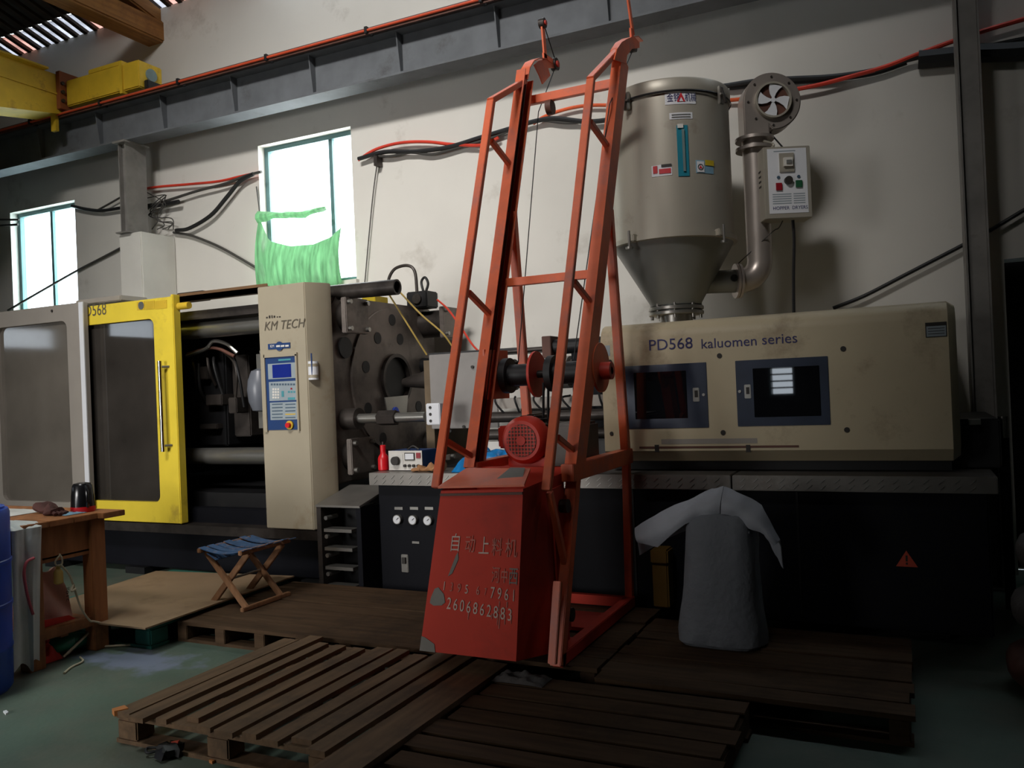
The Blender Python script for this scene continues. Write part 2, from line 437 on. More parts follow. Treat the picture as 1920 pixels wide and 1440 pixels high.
def tile_row(y0, y1, dz, mats, nm):
    for i in range(nr-1):
        x0 = -12.0 + i*RS + .03; x1 = x0 + RS - .06
        rows = []
        for y in (y0, y1):
            rows.append([V((x0+(x1-x0)*k/4, y, roof_z(y)+dz+.012*(1-math.sin(math.pi*k/4)))) for k in range(5)])
        MB().sheet(rows).build(nm, random.choice(mats), ceiling, solid=.012)
tile_row(6.74, 7.40, .050, ['roof_tile', 'roof_tile', 'roof_tile_pink'], 'eave_tile')
tile_row(6.30, 6.72, .050, ['roof_tile_dark'], 'roof_tile')
tile_row(5.80, 6.22, .050, ['roof_tile_dark'], 'roof_tile')
tile_row(5.30, 5.72, .050, ['roof_tile_dark'], 'roof_tile')

# timber tie beam let into the wall
t = thing('timber_roof_beam', 'thick brown timber roof beam let into the wall above the crane', 'beam', (-7.8, 7, 5.72))
MB().bar((-7.79, 7.12, 5.84), (-7.79, 1.0, 5.88), .27, .25).build('tie_beam', 'timber', t, bevel=.02)
MB().bar((-7.80, 7.05, 6.02), (-7.80, 3.0, 7.05), .22, .18).build('principal_rafter', 'timber', t, bevel=.02)

# plastered pier carrying the left crane column
pier = struct(MB().bx(-7.95, -7.60, 6.52, 7.0, 0, 3.43).build('trim_1', 'pier_plaster', bevel=.012), 'white plastered pier below the left steel column')

def column(x, z0, z1, label, hw=.055):
    t = thing('steel_column', label, 'column', (x, 6.66, z0), 'crane runway columns')
    MB().bx(x-hw, x-hw+.012, 6.5, 6.78, z0, z1).build('flange', 'column_grey', t)
    MB().bx(x+hw-.012, x+hw, 6.5, 6.78, z0, z1).build('flange', 'column_grey', t)
    MB().bx(x-hw+.012, x+hw-.012, 6.55, 6.562, z0, z1).build('web', 'column_grey', t)
    MB().bx(x-hw-.04, x+hw+.04, 6.46, 6.8, z1-.02, z1).build('cap_plate', 'column_grey', t)
    MB().bx(x-hw-.04, x+hw+.04, 6.46, 6.8, z0, z0+.015).build('base_plate', 'column_grey', t)
column(-7.83, 3.43, 4.46, 'short grey steel column on the white plastered pier')
column(.46, 0, 4.46, 'tall dark steel column at the right end of the machine', .072)

# crane runway beam
t = thing('crane_runway_beam', 'long grey steel crane runway beam along the white wall', 'beam', (-5, 6.6, 4.46))
MB().bx(-14, 3.9, 6.49, 6.71, 4.462, 4.482).build('bottom_flange', 'beam_grey', t)
MB().bx(-14, 3.9, 6.47, 6.73, 4.865, 4.885).build('top_flange', 'beam_grey', t)
MB().bx(-14, 3.9, 6.595, 6.605, 4.482, 4.865).build('web', 'beam_grey', t)
MB().bx(-14, 3.9, 6.58, 6.62, 4.885, 4.935).build('crane_rail', 'steel_dark', t)
for k in range(-6, 11):
    x = -7.22 + k*1.02
    if x < 3.8 and x > -13.9:
        MB().prism([(x, 6.50, 4.862), (x, 6.594, 4.862), (x, 6.594, 4.484), (x, 6.55, 4.484)], (.01, 0, 0)).build('stiffener', 'beam_grey', t)
t = thing('conductor_bar', 'orange conductor bar clipped along the top of the crane beam', 'conductor', (-5, 6.38, 4.86))
MB().cyl((-14, 6.38, 4.885), (3.9, 6.38, 4.885), .012).build('bar', 'conductor_orange', t, smooth=True)
MB().bx(-14, 3.9, 6.395, 6.415, 4.855, 4.915).build('bar_shield', 'feeder_inner', t)
for k in range(14):
    x = -12.8 + k*1.2
    MB().bx(x-.015, x+.015, 6.365, 6.47, 4.86, 4.918).build('clamp', 'black_rubber', t)

# yellow overhead crane
t = thing('overhead_crane', 'yellow overhead travelling crane on the runway beam under the roof', 'crane', (-8.4, 6.5, 4.94))
et = MB().bx(-8.60, -7.42, 6.42, 6.74, 4.97, 5.27).build('end_carriage', 'crane_yellow', t, bevel=.012)
MB().bx(-7.70, -7.66, 6.40, 6.76, 4.94, 5.30).build('end_plate', 'crane_yellow', t)
MB().bx(-8.25, -7.75, 6.44, 6.72, 5.27, 5.33).build('cover', 'crane_yellow', t, bevel=.01)
MB().cyl((-7.42, 6.58, 5.14), (-7.40, 6.58, 5.14), .07, n=20)  .build('wheel_cap', 'gauge_glass', t, smooth=True)
MB().bx(-7.42, -7.36, 6.48, 6.68, 4.96, 5.06).build('bumper', 'black_rubber', t, bevel=.01)
for x in (-8.3, -7.55): MB().cyl((x, 6.54, 4.99), (x, 6.66, 4.99), .054, n=20).build('wheel', 'steel_dark', t, smooth=True)
MB().bx(-8.66, -8.60, 6.34, 6.80, 4.93, 5.36).build('splice_plate', 'crane_red', t)
for z in (5.02, 5.12, 5.22):
    for y in (6.39, 6.42): pass
    MB().cyl((-8.60, 6.37, z), (-8.575, 6.37, z), .022, n=6).build('bolt', 'steel_dark', t)
g = MB().prism([(-9.05, 6.75, 4.95), (-9.05, 6.75, 5.33), (-9.05, 2.0, 5.33), (-9.05, 2.0, 4.75), (-9.05, 5.6, 4.75)], (.39, 0, 0)).build('girder', 'crane_yellow', t)
MB().bx(-8.66, -8.645, 2.0, 6.5, 5.095, 5.115).build('girder_rib', 'crane_yellow', g)
MB().bx(-9.12, -8.58, 2.0, 6.2, 5.33, 5.35).build('girder_flange', 'crane_yellow', g)
MB().bx(-8.80, -8.72, 6.36, 6.40, 4.70, 4.95).build('collector_arm', 'crane_yellow', t)

# ------------------------------------------------------------------ the moulding machine
YM = 5.1
# bed
t = thing('machine_bed', 'long dark navy machine bed with pressure gauges and ribbed step deck', 'machine base', (-2, 6, 0))
bed = MB().bx(-3.58, .36, 5.1, 6.9, .06, .88).build('injection_bed', 'bed_navy', t, bevel=.01)
cb = MB().bx(-8.6, -3.95, 5.25, 6.8, .06, .60).build('clamp_bed', 'bed_navy', t, bevel=.01)
MB().bx(-8.6, -4.0, 5.10, 5.25, .40, .475).build('bed_rail', 'steel_dark', t)
MB().bx(-8.6, -4.0, 5.35, 6.7, .60, .72).build('slide_way', 'grease_black', t)
for x in (-7.4, -6.3, -5.2, -4.3): MB().bx(x-.12, x+.12, 5.2, 6.8, 0, .06).build('machine_foot', 'grease_black', t)
for x in (-3.2, -1.6, 0.0): MB().bx(x-.15, x+.15, 5.2, 6.8, 0, .06).build('machine_foot', 'grease_black', t)
for a, b in ((-3.60, -.985), (-.975, .40)):
    dk = MB().bx(a, b, 5.02, 5.42, .845, .935).build('deck_plate', 'diamond_plate', t, bevel=.004)
    x = a + .06; k = 0
    while x < b-.05:                                         # raised tread bars on the lip
        for dz in (.87, .905):
            MB().bar((x-.014, 5.018, dz-.012), (x+.014, 5.018, dz+.012), .006, .004, (0, 1, 0)).build('tread_bar', 'steel', dk)
        x += .075; k += 1
for i, px in enumerate((748, 777, 805)):                     # gauges
    c = P(px, 973+i, y=5.1)
    g = MB().cyl(c+V((0, 0, 0)), c+V((0, -.03, 0)), .034, n=28).build('pressure_gauge', 'steel', t, smooth=True)
    MB().cyl(c+V((0, -.03, 0)), c+V((0, -.032, 0)), .029, n=28).build('dial', 'white_print', g)
    MB().bar(c+V((0, -.034, 0)), c+V((.018, -.034, .014)), .004, .002).build('needle', 'ink_black', g)
    l = P(px, 953, y=5.1); MB().bx(l.x-.035, l.x+.035, 5.094, 5.1, l.z-.01, l.z+.01).build('gauge_label', 'steel', t)
c = P(780, 1017, y=5.1); MB().bx(c.x-.03, c.x+.03, 5.095, 5.1, c.z-.008, c.z+.008).build('small_label', 'steel', t)
c = P(760, 1056, y=5.1)
h = MB().bx(c.x-.03, c.x+.03, 5.09, 5.1, c.z-.065, c.z+.065).build('latch_plate', 'steel', t, bevel=.004)
MB().bx(c.x-.014, c.x+.014, 5.075, 5.09, c.z, c.z+.045).build('latch', 'ink_black', h)
p0 = P(1215, 930, y=5.1); p1 = P(1580, 1170, y=5.1)
for xx in (-2.75, -1.62, -.62):
    MB().bx(xx-.006, xx+.006, 5.094, 5.1, .1, .83).build('panel_joint', 'grease_black', t)
# warning triangle on the bed cover
c = P(1700, 1051, y=5.095)
wt = MB().prism([(c.x-.055, 5.096, c.z-.035), (c.x+.055, 5.096, c.z-.035), (c.x, 5.096, c.z+.055)], (0, .003, 0)).build('warning_sign', 'warn_orange', t)
MB().bx(c.x-.005, c.x+.005, 5.094, 5.096, c.z-.005, c.z+.028).build('mark', 'ink_black', wt)
MB().bx(c.x-.005, c.x+.005, 5.094, 5.096, c.z-.023, c.z-.012).build('mark', 'ink_black', wt)

# step ladder plate between clamp and injection bed
t = thing('machine_step', 'dark steel side step with short rungs beside the gauge panel', 'step', (-3.9, 5.0, 0))
MB().prism([(-4.02, 4.92, .69), (-3.62, 4.92, .69), (-3.62, 5.35, .79), (-4.02, 5.35, .79)], (0, 0, .015)).build('tread_plate', 'diamond_plate', t)
MB().bx(-4.02, -3.98, 4.93, 5.2, .0, .69).build('side_plate', 'steel_dark', t)
MB().prism([(-3.66, 4.93, 0), (-3.62, 4.93, 0), (-3.62, 4.93, .69), (-3.66, 4.93, .69)], (0, .27, 0)).build('side_plate', 'bed_navy', t)
MB().bx(-3.98, -3.66, 5.18, 5.2, 0, .69).build('back_plate', 'grease_black', t)
for i, py in enumerate((995, 1030, 1066, 1101)):
    z = P(662, py, y=4.95).z
    MB().bx(-3.95, -3.70, 4.92, 5.02, z-.012, z+.012).build('rung', 'steel', t)
    MB().cyl((-3.93, 4.92, z+.09), (-3.93, 5.05, z+.09), .016, n=10).build('bolt', 'steel', t, smooth=True)

# clamping unit
t = thing('clamping_unit', 'greasy dark steel clamping unit with drilled platen and tie bars', 'machine press', (-5.5, 6, .72))
PX0, PX1 = -4.36, -4.05
prof = [(5.22, .82), (5.22, 2.22), (5.30, 2.30), (6.72, 2.30), (6.80, 2.22), (6.80, .82)]
bm_ = MB().prism([(PX0, y, z) for y, z in prof], (PX1-PX0, 0, 0))
pl = bm_.build('stationary_platen', 'platen', t, bevel=.012)
# raised round boss, centre hole and drilled holes on the injection side
def onx(px, py, x): return P(px, py, x=x)
cc = onx(738, 712, PX1)
def hole(c, r, name='bolt_hole', m='grease_black', ring=True, d=.012):
    h = MB().cyl(c + V((-.01, 0, 0)), c + V((.004, 0, 0)), r, n=28).build(name, m, pl, smooth=True)
    return h
MB().ring((PX1-.002, cc.y, cc.z), (PX1+.02, cc.y, cc.z), .62, .21, 56).build('platen_boss', 'platen', pl, smooth=True)
MB().ring((PX1-.02, cc.y, cc.z), (PX1+.05, cc.y, cc.z), .225, .195, 40).build('locating_ring', 'steel_dark', pl, smooth=True)
MB().cyl((PX1-.02, cc.y, cc.z), (PX1+.006, cc.y, cc.z), .196, n=40).build('nozzle_bore', 'grease_black', pl, smooth=True)
for px, py in ((708, 634), (750, 636), (686, 688), (690, 766), (718, 822), (785, 762), (648, 652), (735, 600)):
    c = onx(px, py, PX1+.02); hole(c, .05 if (px, py) != (648, 652) else .085)
# strips of shiny sheet around the bore
c = onx(745, 755, PX1+.06)
MB().prism([(c.x, c.y-.20, c.z+.05), (c.x, c.y+.16, c.z+.06), (c.x, c.y+.12, c.z-.12), (c.x, c.y-.02, c.z-.17), (c.x, c.y-.16, c.z-.10)], (.01, 0, 0)).build('splash_sheet', 'steel', pl)
MB().cyl(c+V((.012, -.05, -.08)), c+V((.018, -.05, -.08)), .045, n=14).build('tape_mark', 'tape_blue', pl)
for (y, z) in ((5.42, 2.14), (6.62, 2.14), (5.42, 1.03), (6.62, 1.03)):
    far = y > 6
    tb = MB().cyl((-8.4, y, z), (PX1+.02, y, z), .072, n=28).build('tie_bar', 'steel', t, smooth=True)
    nx = PX1 + (.30 if far else .12)
    nb = MB().cyl((PX1, y, z), (nx-.05, y, z), .125, n=28).build('tie_bar_nut', 'steel_dark', t, smooth=True)
    np_ = MB().bx(nx-.05, nx, y-.15, y+.15, z-.14, z+.14).build('nut_plate', 'platen', t, bevel=.006)
    for dy in (-.115, .115):
        for dz in (-.105, .105):
            MB().cyl((nx, y+dy, z+dz), (nx+.03, y+dy, z+dz), .018, n=12).build('cap_screw', 'steel', np_, smooth=True)
# pull-in rod beside the platen with white sensor block
a = onx(655, 782, PX1); a.y = 5.36
z = P(740, 783, y=5.36).z
MB().cyl((PX1, 5.36, z), (PX1+.14, 5.36, z), .085, n=24).build('rod_socket', 'steel_dark', t, smooth=True)
MB().cyl((PX1+.1, 5.36, z), (-3.30, 5.36, z), .038, n=20).build('pull_rod', 'steel', t, smooth=True)
MB().cyl((-3.72, 5.36, z), (-3.56, 5.36, z), .06, n=6).build('rod_nut', 'steel_dark', t)
sb = P(818, 776, y=5.34)
sblk = MB().bx(sb.x-.06, sb.x+.06, 5.29, 5.38, sb.z-.08, sb.z+.08).build('sensor_block', 'white_print', t, bevel=.006)
for dz in (-.05, 0, .05): MB().cyl((sb.x-.02, 5.285, sb.z+dz), (sb.x-.02, 5.29, sb.z+dz), .011, n=10).build('terminal', 'ink_black', sblk)
# knob on far side of the platen
c = onx(830, 676, -3.98)
MB().cyl((PX1, 6.55, c.z-.05), (PX1+.22, 6.5, c.z-.07), .075, n=20).build('cylinder_head', 'grease_black', t, smooth=True)
MB().cyl((PX1+.20, 6.5, c.z-.07), (PX1+.27, 6.5, c.z-.07), .05, n=8).build('cylinder_nut', 'steel_dark', t)
# moving platen and mould
MB().bx(-6.9, -6.3, 5.24, 6.78, .82, 2.28).build('moving_platen', 'grease_black', t, bevel=.02)
mo = MB().bx(-6.3, -5.55, 5.62, 6.4, 1.10, 2.0).build('mould_half', 'grease_black', t, bevel=.015)
MB().bx(-5.55, -5.35, 5.70, 6.3, 1.18, 1.92).build('cavity_plate', 'steel_dark', mo, bevel=.01)
fx = MB().bx(-4.98, PX0, 5.56, 6.45, 1.18, 1.92).build('mould_half', 'grease_black', t, bevel=.02)
MB().bx(-5.06, -4.97, 5.52, 6.45, 1.24, 1.94).build('stripper_plate', 'steel_dark', fx, bevel=.02)
MB().bx(-5.07, -4.99, 5.50, 5.53, 1.26, 1.90).build('plate_edge', 'steel', fx)
MB().bx(-5.05, -4.40, 5.52, 5.58, 1.905, 1.93).build('plate_edge', 'steel', fx)
c = P(478, 735, y=5.5)
MB().lathe([(.03, -.17), (.07, -.16), (.10, -.08), (.11, .02), (.10, .10), (.07, .18), (.02, .2)], (c.x+.06, 5.5, c.z), n=28).build('moulded_part', 'white_part', fx, smooth=True)
for i in range(7):
    a = P(345+i*14, 640+random.uniform(0, 30), y=5.6); b = P(350+i*18, 760+random.uniform(-50, 60), y=5.6)
    m_ = (a+b)/2 + V((random.uniform(-.1, .2), -.08, random.uniform(-.1, .1)))
    MB().tube([a, m_, b], .013).build('hose', 'steel_dark' if i % 2 else 'black_rubber', t, smooth=True)
MB().tube([P(350, 668, y=5.5), P(385, 655, y=5.48), P(400, 640, y=5.48), P(425, 645, y=5.5), P(445, 662, y=5.52)], .017).build('hose', 'steel', t, smooth=True)
MB().tube([P(352, 664, y=5.5), P(400, 652, y=5.5), P(440, 668, y=5.5)], .015).build('hose', 'feeder_inner', t, smooth=True)
for (px, py, w, h) in ((380, 700, .16, .12), (405, 750, .2, .1), (395, 800, .22, .05), (360, 745, .08, .18), (440, 760, .1, .14)):
    c = P(px, py, y=5.58); MB().bx(c.x-w/2, c.x+w/2, 5.55, 5.75, c.z-h/2, c.z+h/2).build('mould_block', 'steel_dark' if px != 360 else 'grease_black', t, bevel=.008)
MB().bx(-8.4, PX0, 6.80, 6.84, .5, 2.25).build('rear_guard', 'grease_black', t)
MB().bx(-8.4, -4.36, 5.36, 6.8, 2.26, 2.30).build('top_frame', 'guard_grey', t)
MB().bx(-8.4, -4.36, 5.30, 5.37, 2.225, 2.30).build('top_rail', 'steel_dark', t)
# scraps lying on the slide way
tag(MB().bx(-4.82, -4.68, 5.40, 5.52, .72, .80).bx(-4.80, -4.70, 5.395, 5.40, .73, .79).build('cardboard_scrap', 'tan_cloth', origin=(-4.75, 5.46, .72), bevel=.006), 'small tan carton scrap on the slide way beside the control column', 'scrap')

# gate track pipes on top
a = P(330, 585, y=5.2); b = P(485, 568, y=5.2)
tag(MB().bx(-5.62, -4.62, 5.17, 5.24, 2.37, 2.42).bx(-5.62, -4.62, 5.17, 5.18, 2.37, 2.44).build('gate_track', 'track_brown', origin=(-5.1, 5.2, 2.37), bevel=.004), 'brown steel gate track above the open clamp between door and control column', 'track')
box_ = MB().bx(-5.70, -5.40, 5.24, 5.34, 2.38, 2.46).build('door_switch', 'black_rubber', origin=(-5.5, 5.3, 2.38), bevel=.006)
tag(box_, 'black limit switch box behind the top corner of the yellow door', 'switch')
a = P(745, 538, y=5.35)
t = thing('loose_pipe', 'open grey steel pipe lying on top of the clamping unit', 'pipe', (-4.0, 5.35, 2.3))
MB().ring((-4.6, 5.35, a.z+.015), (a.x, 5.35, a.z), .060, .046, 28).build('pipe_wall', 'steel_dark', t, smooth=True)
def rectP(name, m, parent, r, y, d=.004, bevel=0):
    """thin plate on the plane y, covering the photo rectangle (left, right, top, bottom)"""
    l, rr, tp, bt = r; my = (tp+bt)/2; mx = (l+rr)/2
    return MB().bx(P(l, my, y=y).x, P(rr, my, y=y).x, y-d, y, P(mx, bt, y=y).z, P(mx, tp, y=y).z).build(name, m, parent, bevel=bevel)

def framed(mb, x0, x1, z0, z1, hx0, hx1, hz0, hz1, y0, y1, r):
    mb.bx(x0, hx0, y0, y1, z0, z1); mb.bx(hx1, x1, y0, y1, z0, z1)
    mb.bx(hx0, hx1, y0, y1, z0, hz0); mb.bx(hx0, hx1, y0, y1, hz1, z1)
    for cx, cz, sx, sz in ((hx0, hz0, 1, 1), (hx1, hz0, -1, 1), (hx0, hz1, 1, -1), (hx1, hz1, -1, -1)):
        pts = [(cx, y0, cz)]
        for k in range(7):
            a = math.pi/2*k/6
            pts.append((cx+sx*r*(1-math.sin(a)), y0, cz+sz*r*(1-math.cos(a))))
        mb.prism(pts, (0, y1-y0, 0))
    return mb

# fixed grey guard at the far left
t = thing('fixed_guard', 'grey fixed machine guard with large hazy window at the far left', 'machine guard', (-7.6, 5.1, .5))
framed(MB(), -8.75, -6.645, .49, 2.45, -7.88, -6.88, .645, 2.30, 5.05, 5.09, .07).build('guard_frame', 'guard_grey', t)
MB().bx(-6.70, -6.645, 5.04, 5.05, .49, 2.45).build('edge_strip', 'white_print', t)
MB().bx(-7.90, -6.86, 5.082, 5.088, .62, 2.32).build('guard_window', 'acrylic_pale', t)
MB().bx(-6.95, -6.35, 5.2, 5.5, 2.45, 2.50).build('top_box', 'guard_grey', t, bevel=.008)
for px in (98,): 
    c = P(px, 583, y=5.05); MB().cyl(c, c+V((0, -.008, 0)), .012, n=10).build('bolt', 'ink_black', t)

# yellow sliding door
t = thing('sliding_door', 'yellow sliding safety door with dark window and long chrome handle', 'machine door', (-6.2, 5.14, .49))
fr = framed(MB(), -7.3, -5.615, .485, 2.415, -7.2, -5.845, .66, 2.245, 5.11, 5.16, .06).build('door_frame', 'door_yellow', t)
MB().bx(-5.615, -5.585, 5.09, 5.17, .485, 2.43).build('door_edge', 'door_yellow', t, bevel=.006)
MB().bx(-7.25, -5.80, 5.15, 5.156, .64, 2.28).build('door_window', 'acrylic', t)
MB().cyl((-5.722, 5.05, 1.10), (-5.722, 5.05, 1.87), .018, n=18).build('handle_bar', 'chrome', t, smooth=True)
for z in (1.15, 1.82):
    MB().cyl((-5.722, 5.05, z), (-5.68, 5.11, z), .011, n=12).build('handle_mount', 'steel', t, smooth=True)
text('PD568', .15, 'ink_worn', t, plane_place(P(150, 595, y=5.108)), sx=.85)
for i, (a, b) in enumerate(((257, 272), (273, 290), (291, 313))):
    s_ = rectP('door_sticker', 'crane_yellow', t, (a, b, 565.5-i*1.1, 581-i*1.1), 5.109, .002)
    if i == 0:
        c = P(264.5, 573, y=5.106); MB().cyl(c, c+V((0, -.002, 0)), .035, n=16).build('sticker_mark', 'steel', s_)
MB().cyl((-5.58, 5.15, 2.33), (-5.46, 5.15, 2.33), .03, n=14).build('roller', 'crane_yellow', t, smooth=True)

# control column
t = thing('control_cabinet', 'tall beige control column with blue keypad and screen', 'control cabinet', (-4.3, 5.2, .5))
MB().prism([(-4.572, 5.0, .50), (-4.11, 5.0, .50), (-4.02, 5.15, .50), (-4.02, 5.21, .50), (-4.572, 5.21, .50)], (0, 0, 1.885)).build('cabinet_body', 'machine_beige', t, bevel=.006)
kp = rectP('keypad_plate', 'panel_blue', t, (500.5, 557, 669, 806), 4.998, .004)
for r in ((495, 500.5, 665, 810), (557.5, 560.5, 664, 808)): rectP('bezel', 'machine_beige', kp, r, 4.998, .014)
rectP('bezel', 'machine_beige', kp, (496, 558, 663, 669), 4.998, .014)
rectP('screen_bezel', 'key_grey', kp, (503, 554, 681, 710), 4.994, .003)
rectP('screen', 'screen_blue', kp, (511, 546, 683, 708), 4.991, .002)
rectP('key_field', 'key_grey', kp, (505, 556, 715, 751), 4.994, .002)
rectP('key_field', 'key_grey', kp, (507, 557.5, 754, 787), 4.994, .002)
for i in range(9): rectP('key', 'key_dark', kp, (508+i*5.2, 511.4+i*5.2, 719, 722.5), 4.992, .002)
for i in range(3):
    for j in range(4): rectP('key', 'key_white', kp, (511+i*4.6, 514.4+i*4.6, 728+j*5.2, 731.6+j*5.2), 4.992, .002)
rectP('key', 'key_teal', kp, (528, 532.5, 733, 744), 4.992, .002)
for i in range(3): rectP('key', 'key_teal', kp, (540+i*5, 543.4+i*5, 733, 736.5), 4.992, .002)
rectP('key', 'button_red', kp, (545, 548, 727, 730.5), 4.992, .002)
rectP('key', 'key_teal', kp, (540, 553, 745, 749.5), 4.992, .002)
for j in range(5):
    for i in range(2): rectP('key_row', 'key_dark' if j != 3 or i == 0 else 'crane_yellow', kp, (510+i*25, 530+i*24, 757+j*6.2, 759+j*6.2), 4.992, .001)
rectP('maker_strip', 'key_teal', kp, (522, 545, 673, 676), 4.994, .001)
c = P(544, 797, y=4.99)
es = MB().cyl(c, c+V((0, -.012, 0)), .034, n=24).build('stop_collar', 'crane_yellow', t, smooth=True)
MB().cyl(c+V((0, -.012, 0)), c+V((0, -.035, 0)), .02, n=20).build('stop_button', 'red_plastic', es, smooth=True)
text('KM TECH', .098, 'ink_worn', t, plane_place(P(494.5, 620, y=4.996)), shear=.25, sx=.96)
for i, (a, b, h) in enumerate(((499, 502, 3), (504, 507, 5), (509, 511, 5), (513, 516, 4), (519, 521, 2), (523, 526, 2))): rectP('faded_print', 'steel_dark', t, (a, b, 597-h-i*.4, 597-i*.4), 4.998, .001)
lg = rectP('logo_plate', 'panel_blue', t, (503, 544.5, 643.5, 654), 4.998, .004)
c = P(524, 649, y=4.994); MB().cyl(c, c+V((0, -.003, 0)), .036, n=20).build('logo_disc', 'panel_blue', lg)
text('KM', .032, 'ink_white', lg, plane_place(P(506.5, 652, y=4.992)), sx=.9)
for i in range(3): rectP('logo_bar', 'ink_white', lg, (518+i*8.5, 525+i*8.2, 647.3-i*.3, 650.6-i*.3), 4.990, .001)
# pen pot taped to the chamfer of the column
t = thing('pen_holder', 'clear plastic pen holder taped to the side of the control column', 'pen holder', P(588, 712, y=5.03))
c = P(588, 712, y=5.035)
MB().cyl(c, c+V((0, 0, .14)), .038, n=18).build('pot', 'white_print', t, smooth=True)
for z in (.015, .10): MB().ring(c+V((0, 0, z)), c+V((0, 0, z+.022)), .0395, .036, 18).build('tape_band', 'machine_beige', t, smooth=True)
MB().cyl(c+V((.012, -.03, .03)), c+V((.018, -.037, .20)), .006, n=8).build('pen', 'panel_blue', t, smooth=True)

# injection unit behind the feeder
t = thing('injection_unit', 'dark greasy injection barrel and carriage behind the orange feeder', 'injection unit', (-2.6, 6, .93))
MB().cyl((-3.9, 6.0, 1.60), (-3.6, 6.0, 1.62), .035, .09, n=20).build('nozzle', 'steel_dark', t, smooth=True)
MB().cyl((-3.6, 6.0, 1.62), (-1.84, 6.0, 1.62), .10, n=24).build('barrel', 'steel_dark', t, smooth=True)
for k in range(7): MB().cyl((-3.5+k*.24, 6.0, 1.62), (-3.32+k*.24, 6.0, 1.62), .125, n=24).build('heater_band', 'guard_dull' if k % 3 else 'dull_tan', t, smooth=True)
pg = MB().bx(-3.385, -2.80, 5.58, 5.60, 1.22, 1.80).build('purge_guard', 'guard_dull', t, bevel=.004)
MB().bx(-3.40, -2.60, 5.60, 6.4, 1.80, 1.815).build('guard_top', 'grease_black', pg)
for px, py in ((858, 645), (886, 680), (845, 800), (870, 792)):
    c = P(px, py+8, y=5.575); MB().cyl(c, c+V((0, -.01, 0)), .012, n=8).build('screw', 'ink_black', pg)
MB().bx(-3.46, -3.385, 5.62, 6.4, 1.0, 1.76).build('side_sheet', 'dull_tan', t)
MB().bx(-3.52, -3.46, 5.85, 6.3, 1.45, 1.75)  .build('nozzle_shield', 'dull_tan', t, bevel=.02)
for y in (5.55, 6.45):
    for z in (1.17, 1.30): MB().cyl((-3.0, y, z), (-1.84, y, z), .04, n=16).build('guide_rod', 'steel_dark', t, smooth=True)
MB().bx(-2.8, -1.84, 5.58, 5.62, 1.36, 1.44).build('side_beam', 'guard_grey', t)
MB().bx(-2.9, -1.84, 5.75, 6.5, .93, 1.14).build('carriage', 'grease_black', t, bevel=.01)
MB().bx(-2.2, -1.84, 5.6, 6.5, 1.14, 1.80).build('hopper_throat_block', 'bed_navy', t, bevel=.01)
MB().cyl((-2.75, 5.62, 1.79), (-1.84, 5.62, 1.80), .018, n=12).build('piston_rod', 'steel_dark', t, smooth=True)
MB().cyl((-2.35, 5.62, 1.80), (-1.84, 5.62, 1.80), .055, n=20).build('hydraulic_cylinder', 'grease_black', t, smooth=True)
MB().bx(-2.40, -2.33, 5.54, 5.70, 1.72, 1.88).build('cylinder_flange', 'feeder_inner', t, bevel=.004)
for i in range(9):
    x = -2.75+i*.11
    MB().tube([(x, 5.56, 1.52-random.uniform(0, .08)), (x+random.uniform(-.05, .05), 5.50, 1.42), (x+.05, 5.54, 1.30)], .008).build('heater_cable', 'black_rubber', t, smooth=True)

# machine hood
HY = 5.12
t = thing('machine_hood', 'large stained beige machine hood lettered in purple with two viewing windows', 'machine cover', (-.8, 5.9, 1.0))
pf = [(5.20, 1.005), (HY, 1.075), (HY, 1.79), (5.135, 1.838), (5.17, 1.875), (5.225, 1.893), (5.9, 1.905), (6.75, 1.905), (6.75, 1.005)]
mb = MB(); n = len(pf)
secs = [(-1.80, 0), (.205, 0), (.245, .05)]
for x, ins in secs:
    mb.v += [V((x, y + (ins if y < 5.5 else 0), z - (ins*.5 if z > 1.5 else -ins*.5))) for y, z in pf]
for k in range(2): mb.f += [[k*n+i, k*n+(i+1) % n, (k+1)*n+(i+1) % n, (k+1)*n+i] for i in range(n)]
mb.f += [list(range(n)), list(range(2*n, 3*n))]
hood = mb.build('hood_shell', 'hood_beige', t, smooth=True)
MB().bx(-1.8, .2, 5.3, 6.75, .94, 1.005).build('hood_base', 'grease_black', t)
for (l, r, tp, bt, gl, hx, rnd) in ((1173, 1327, 683, 803, (1190, 1288, 697, 785), 1305.5, 0), (1381, 1555, 672, 798, (1413, 1538, 688, 781), 1402, 1)):
    w = rectP('viewing_window', 'window_navy', t, (l, r, tp, bt), HY, .006, bevel=.002)
    rectP('pane', 'dark_glass', w, gl, HY-.006, .004, bevel=.0015)
    hy = 740 if not rnd else 734
    hd = rectP('finger_pull', 'steel', w, (hx-6, hx+6, hy-13, hy+13), HY-.006, .008, bevel=.003)
    rectP('finger_recess', 'ink_black', w, (hx-3, hx+3, hy-8, hy+5), HY-.014, .002)
    c = P(hx+(14 if not rnd else -15), hy, y=HY-.006); MB().cyl(c, c+V((0, -.008, 0)), .009, n=10).build('window_screw', 'steel', w)
for px, py in ((1349, 667), (1581, 654), (1356, 811), (1588, 806)):
    c = P(px, py, y=HY); MB().cyl(c+V((0, .004, 0)), c+V((0, -.004, 0)), .0155, n=14).build('bolt_hole', 'ink_black', t)
for px, py in ((1144, 678), (1147, 813)):
    c = P(px, py, y=HY); MB().cyl(c+V((0, .004, 0)), c+V((0, -.004, 0)), .013, n=14).build('bolt_hole', 'ink_black', t)
rectP('sliding_slot', 'feeder_inner', t, (1199, 1498, 836, 840), HY, .003)
for px in (1232, 1403): rectP('slot_pin', 'ink_black', t, (px-4, px+4, 834, 848), HY, .005)
rectP('tape_strip', 'guard_grey', t, (1240, 1420, 822.5, 832), HY, .0015)
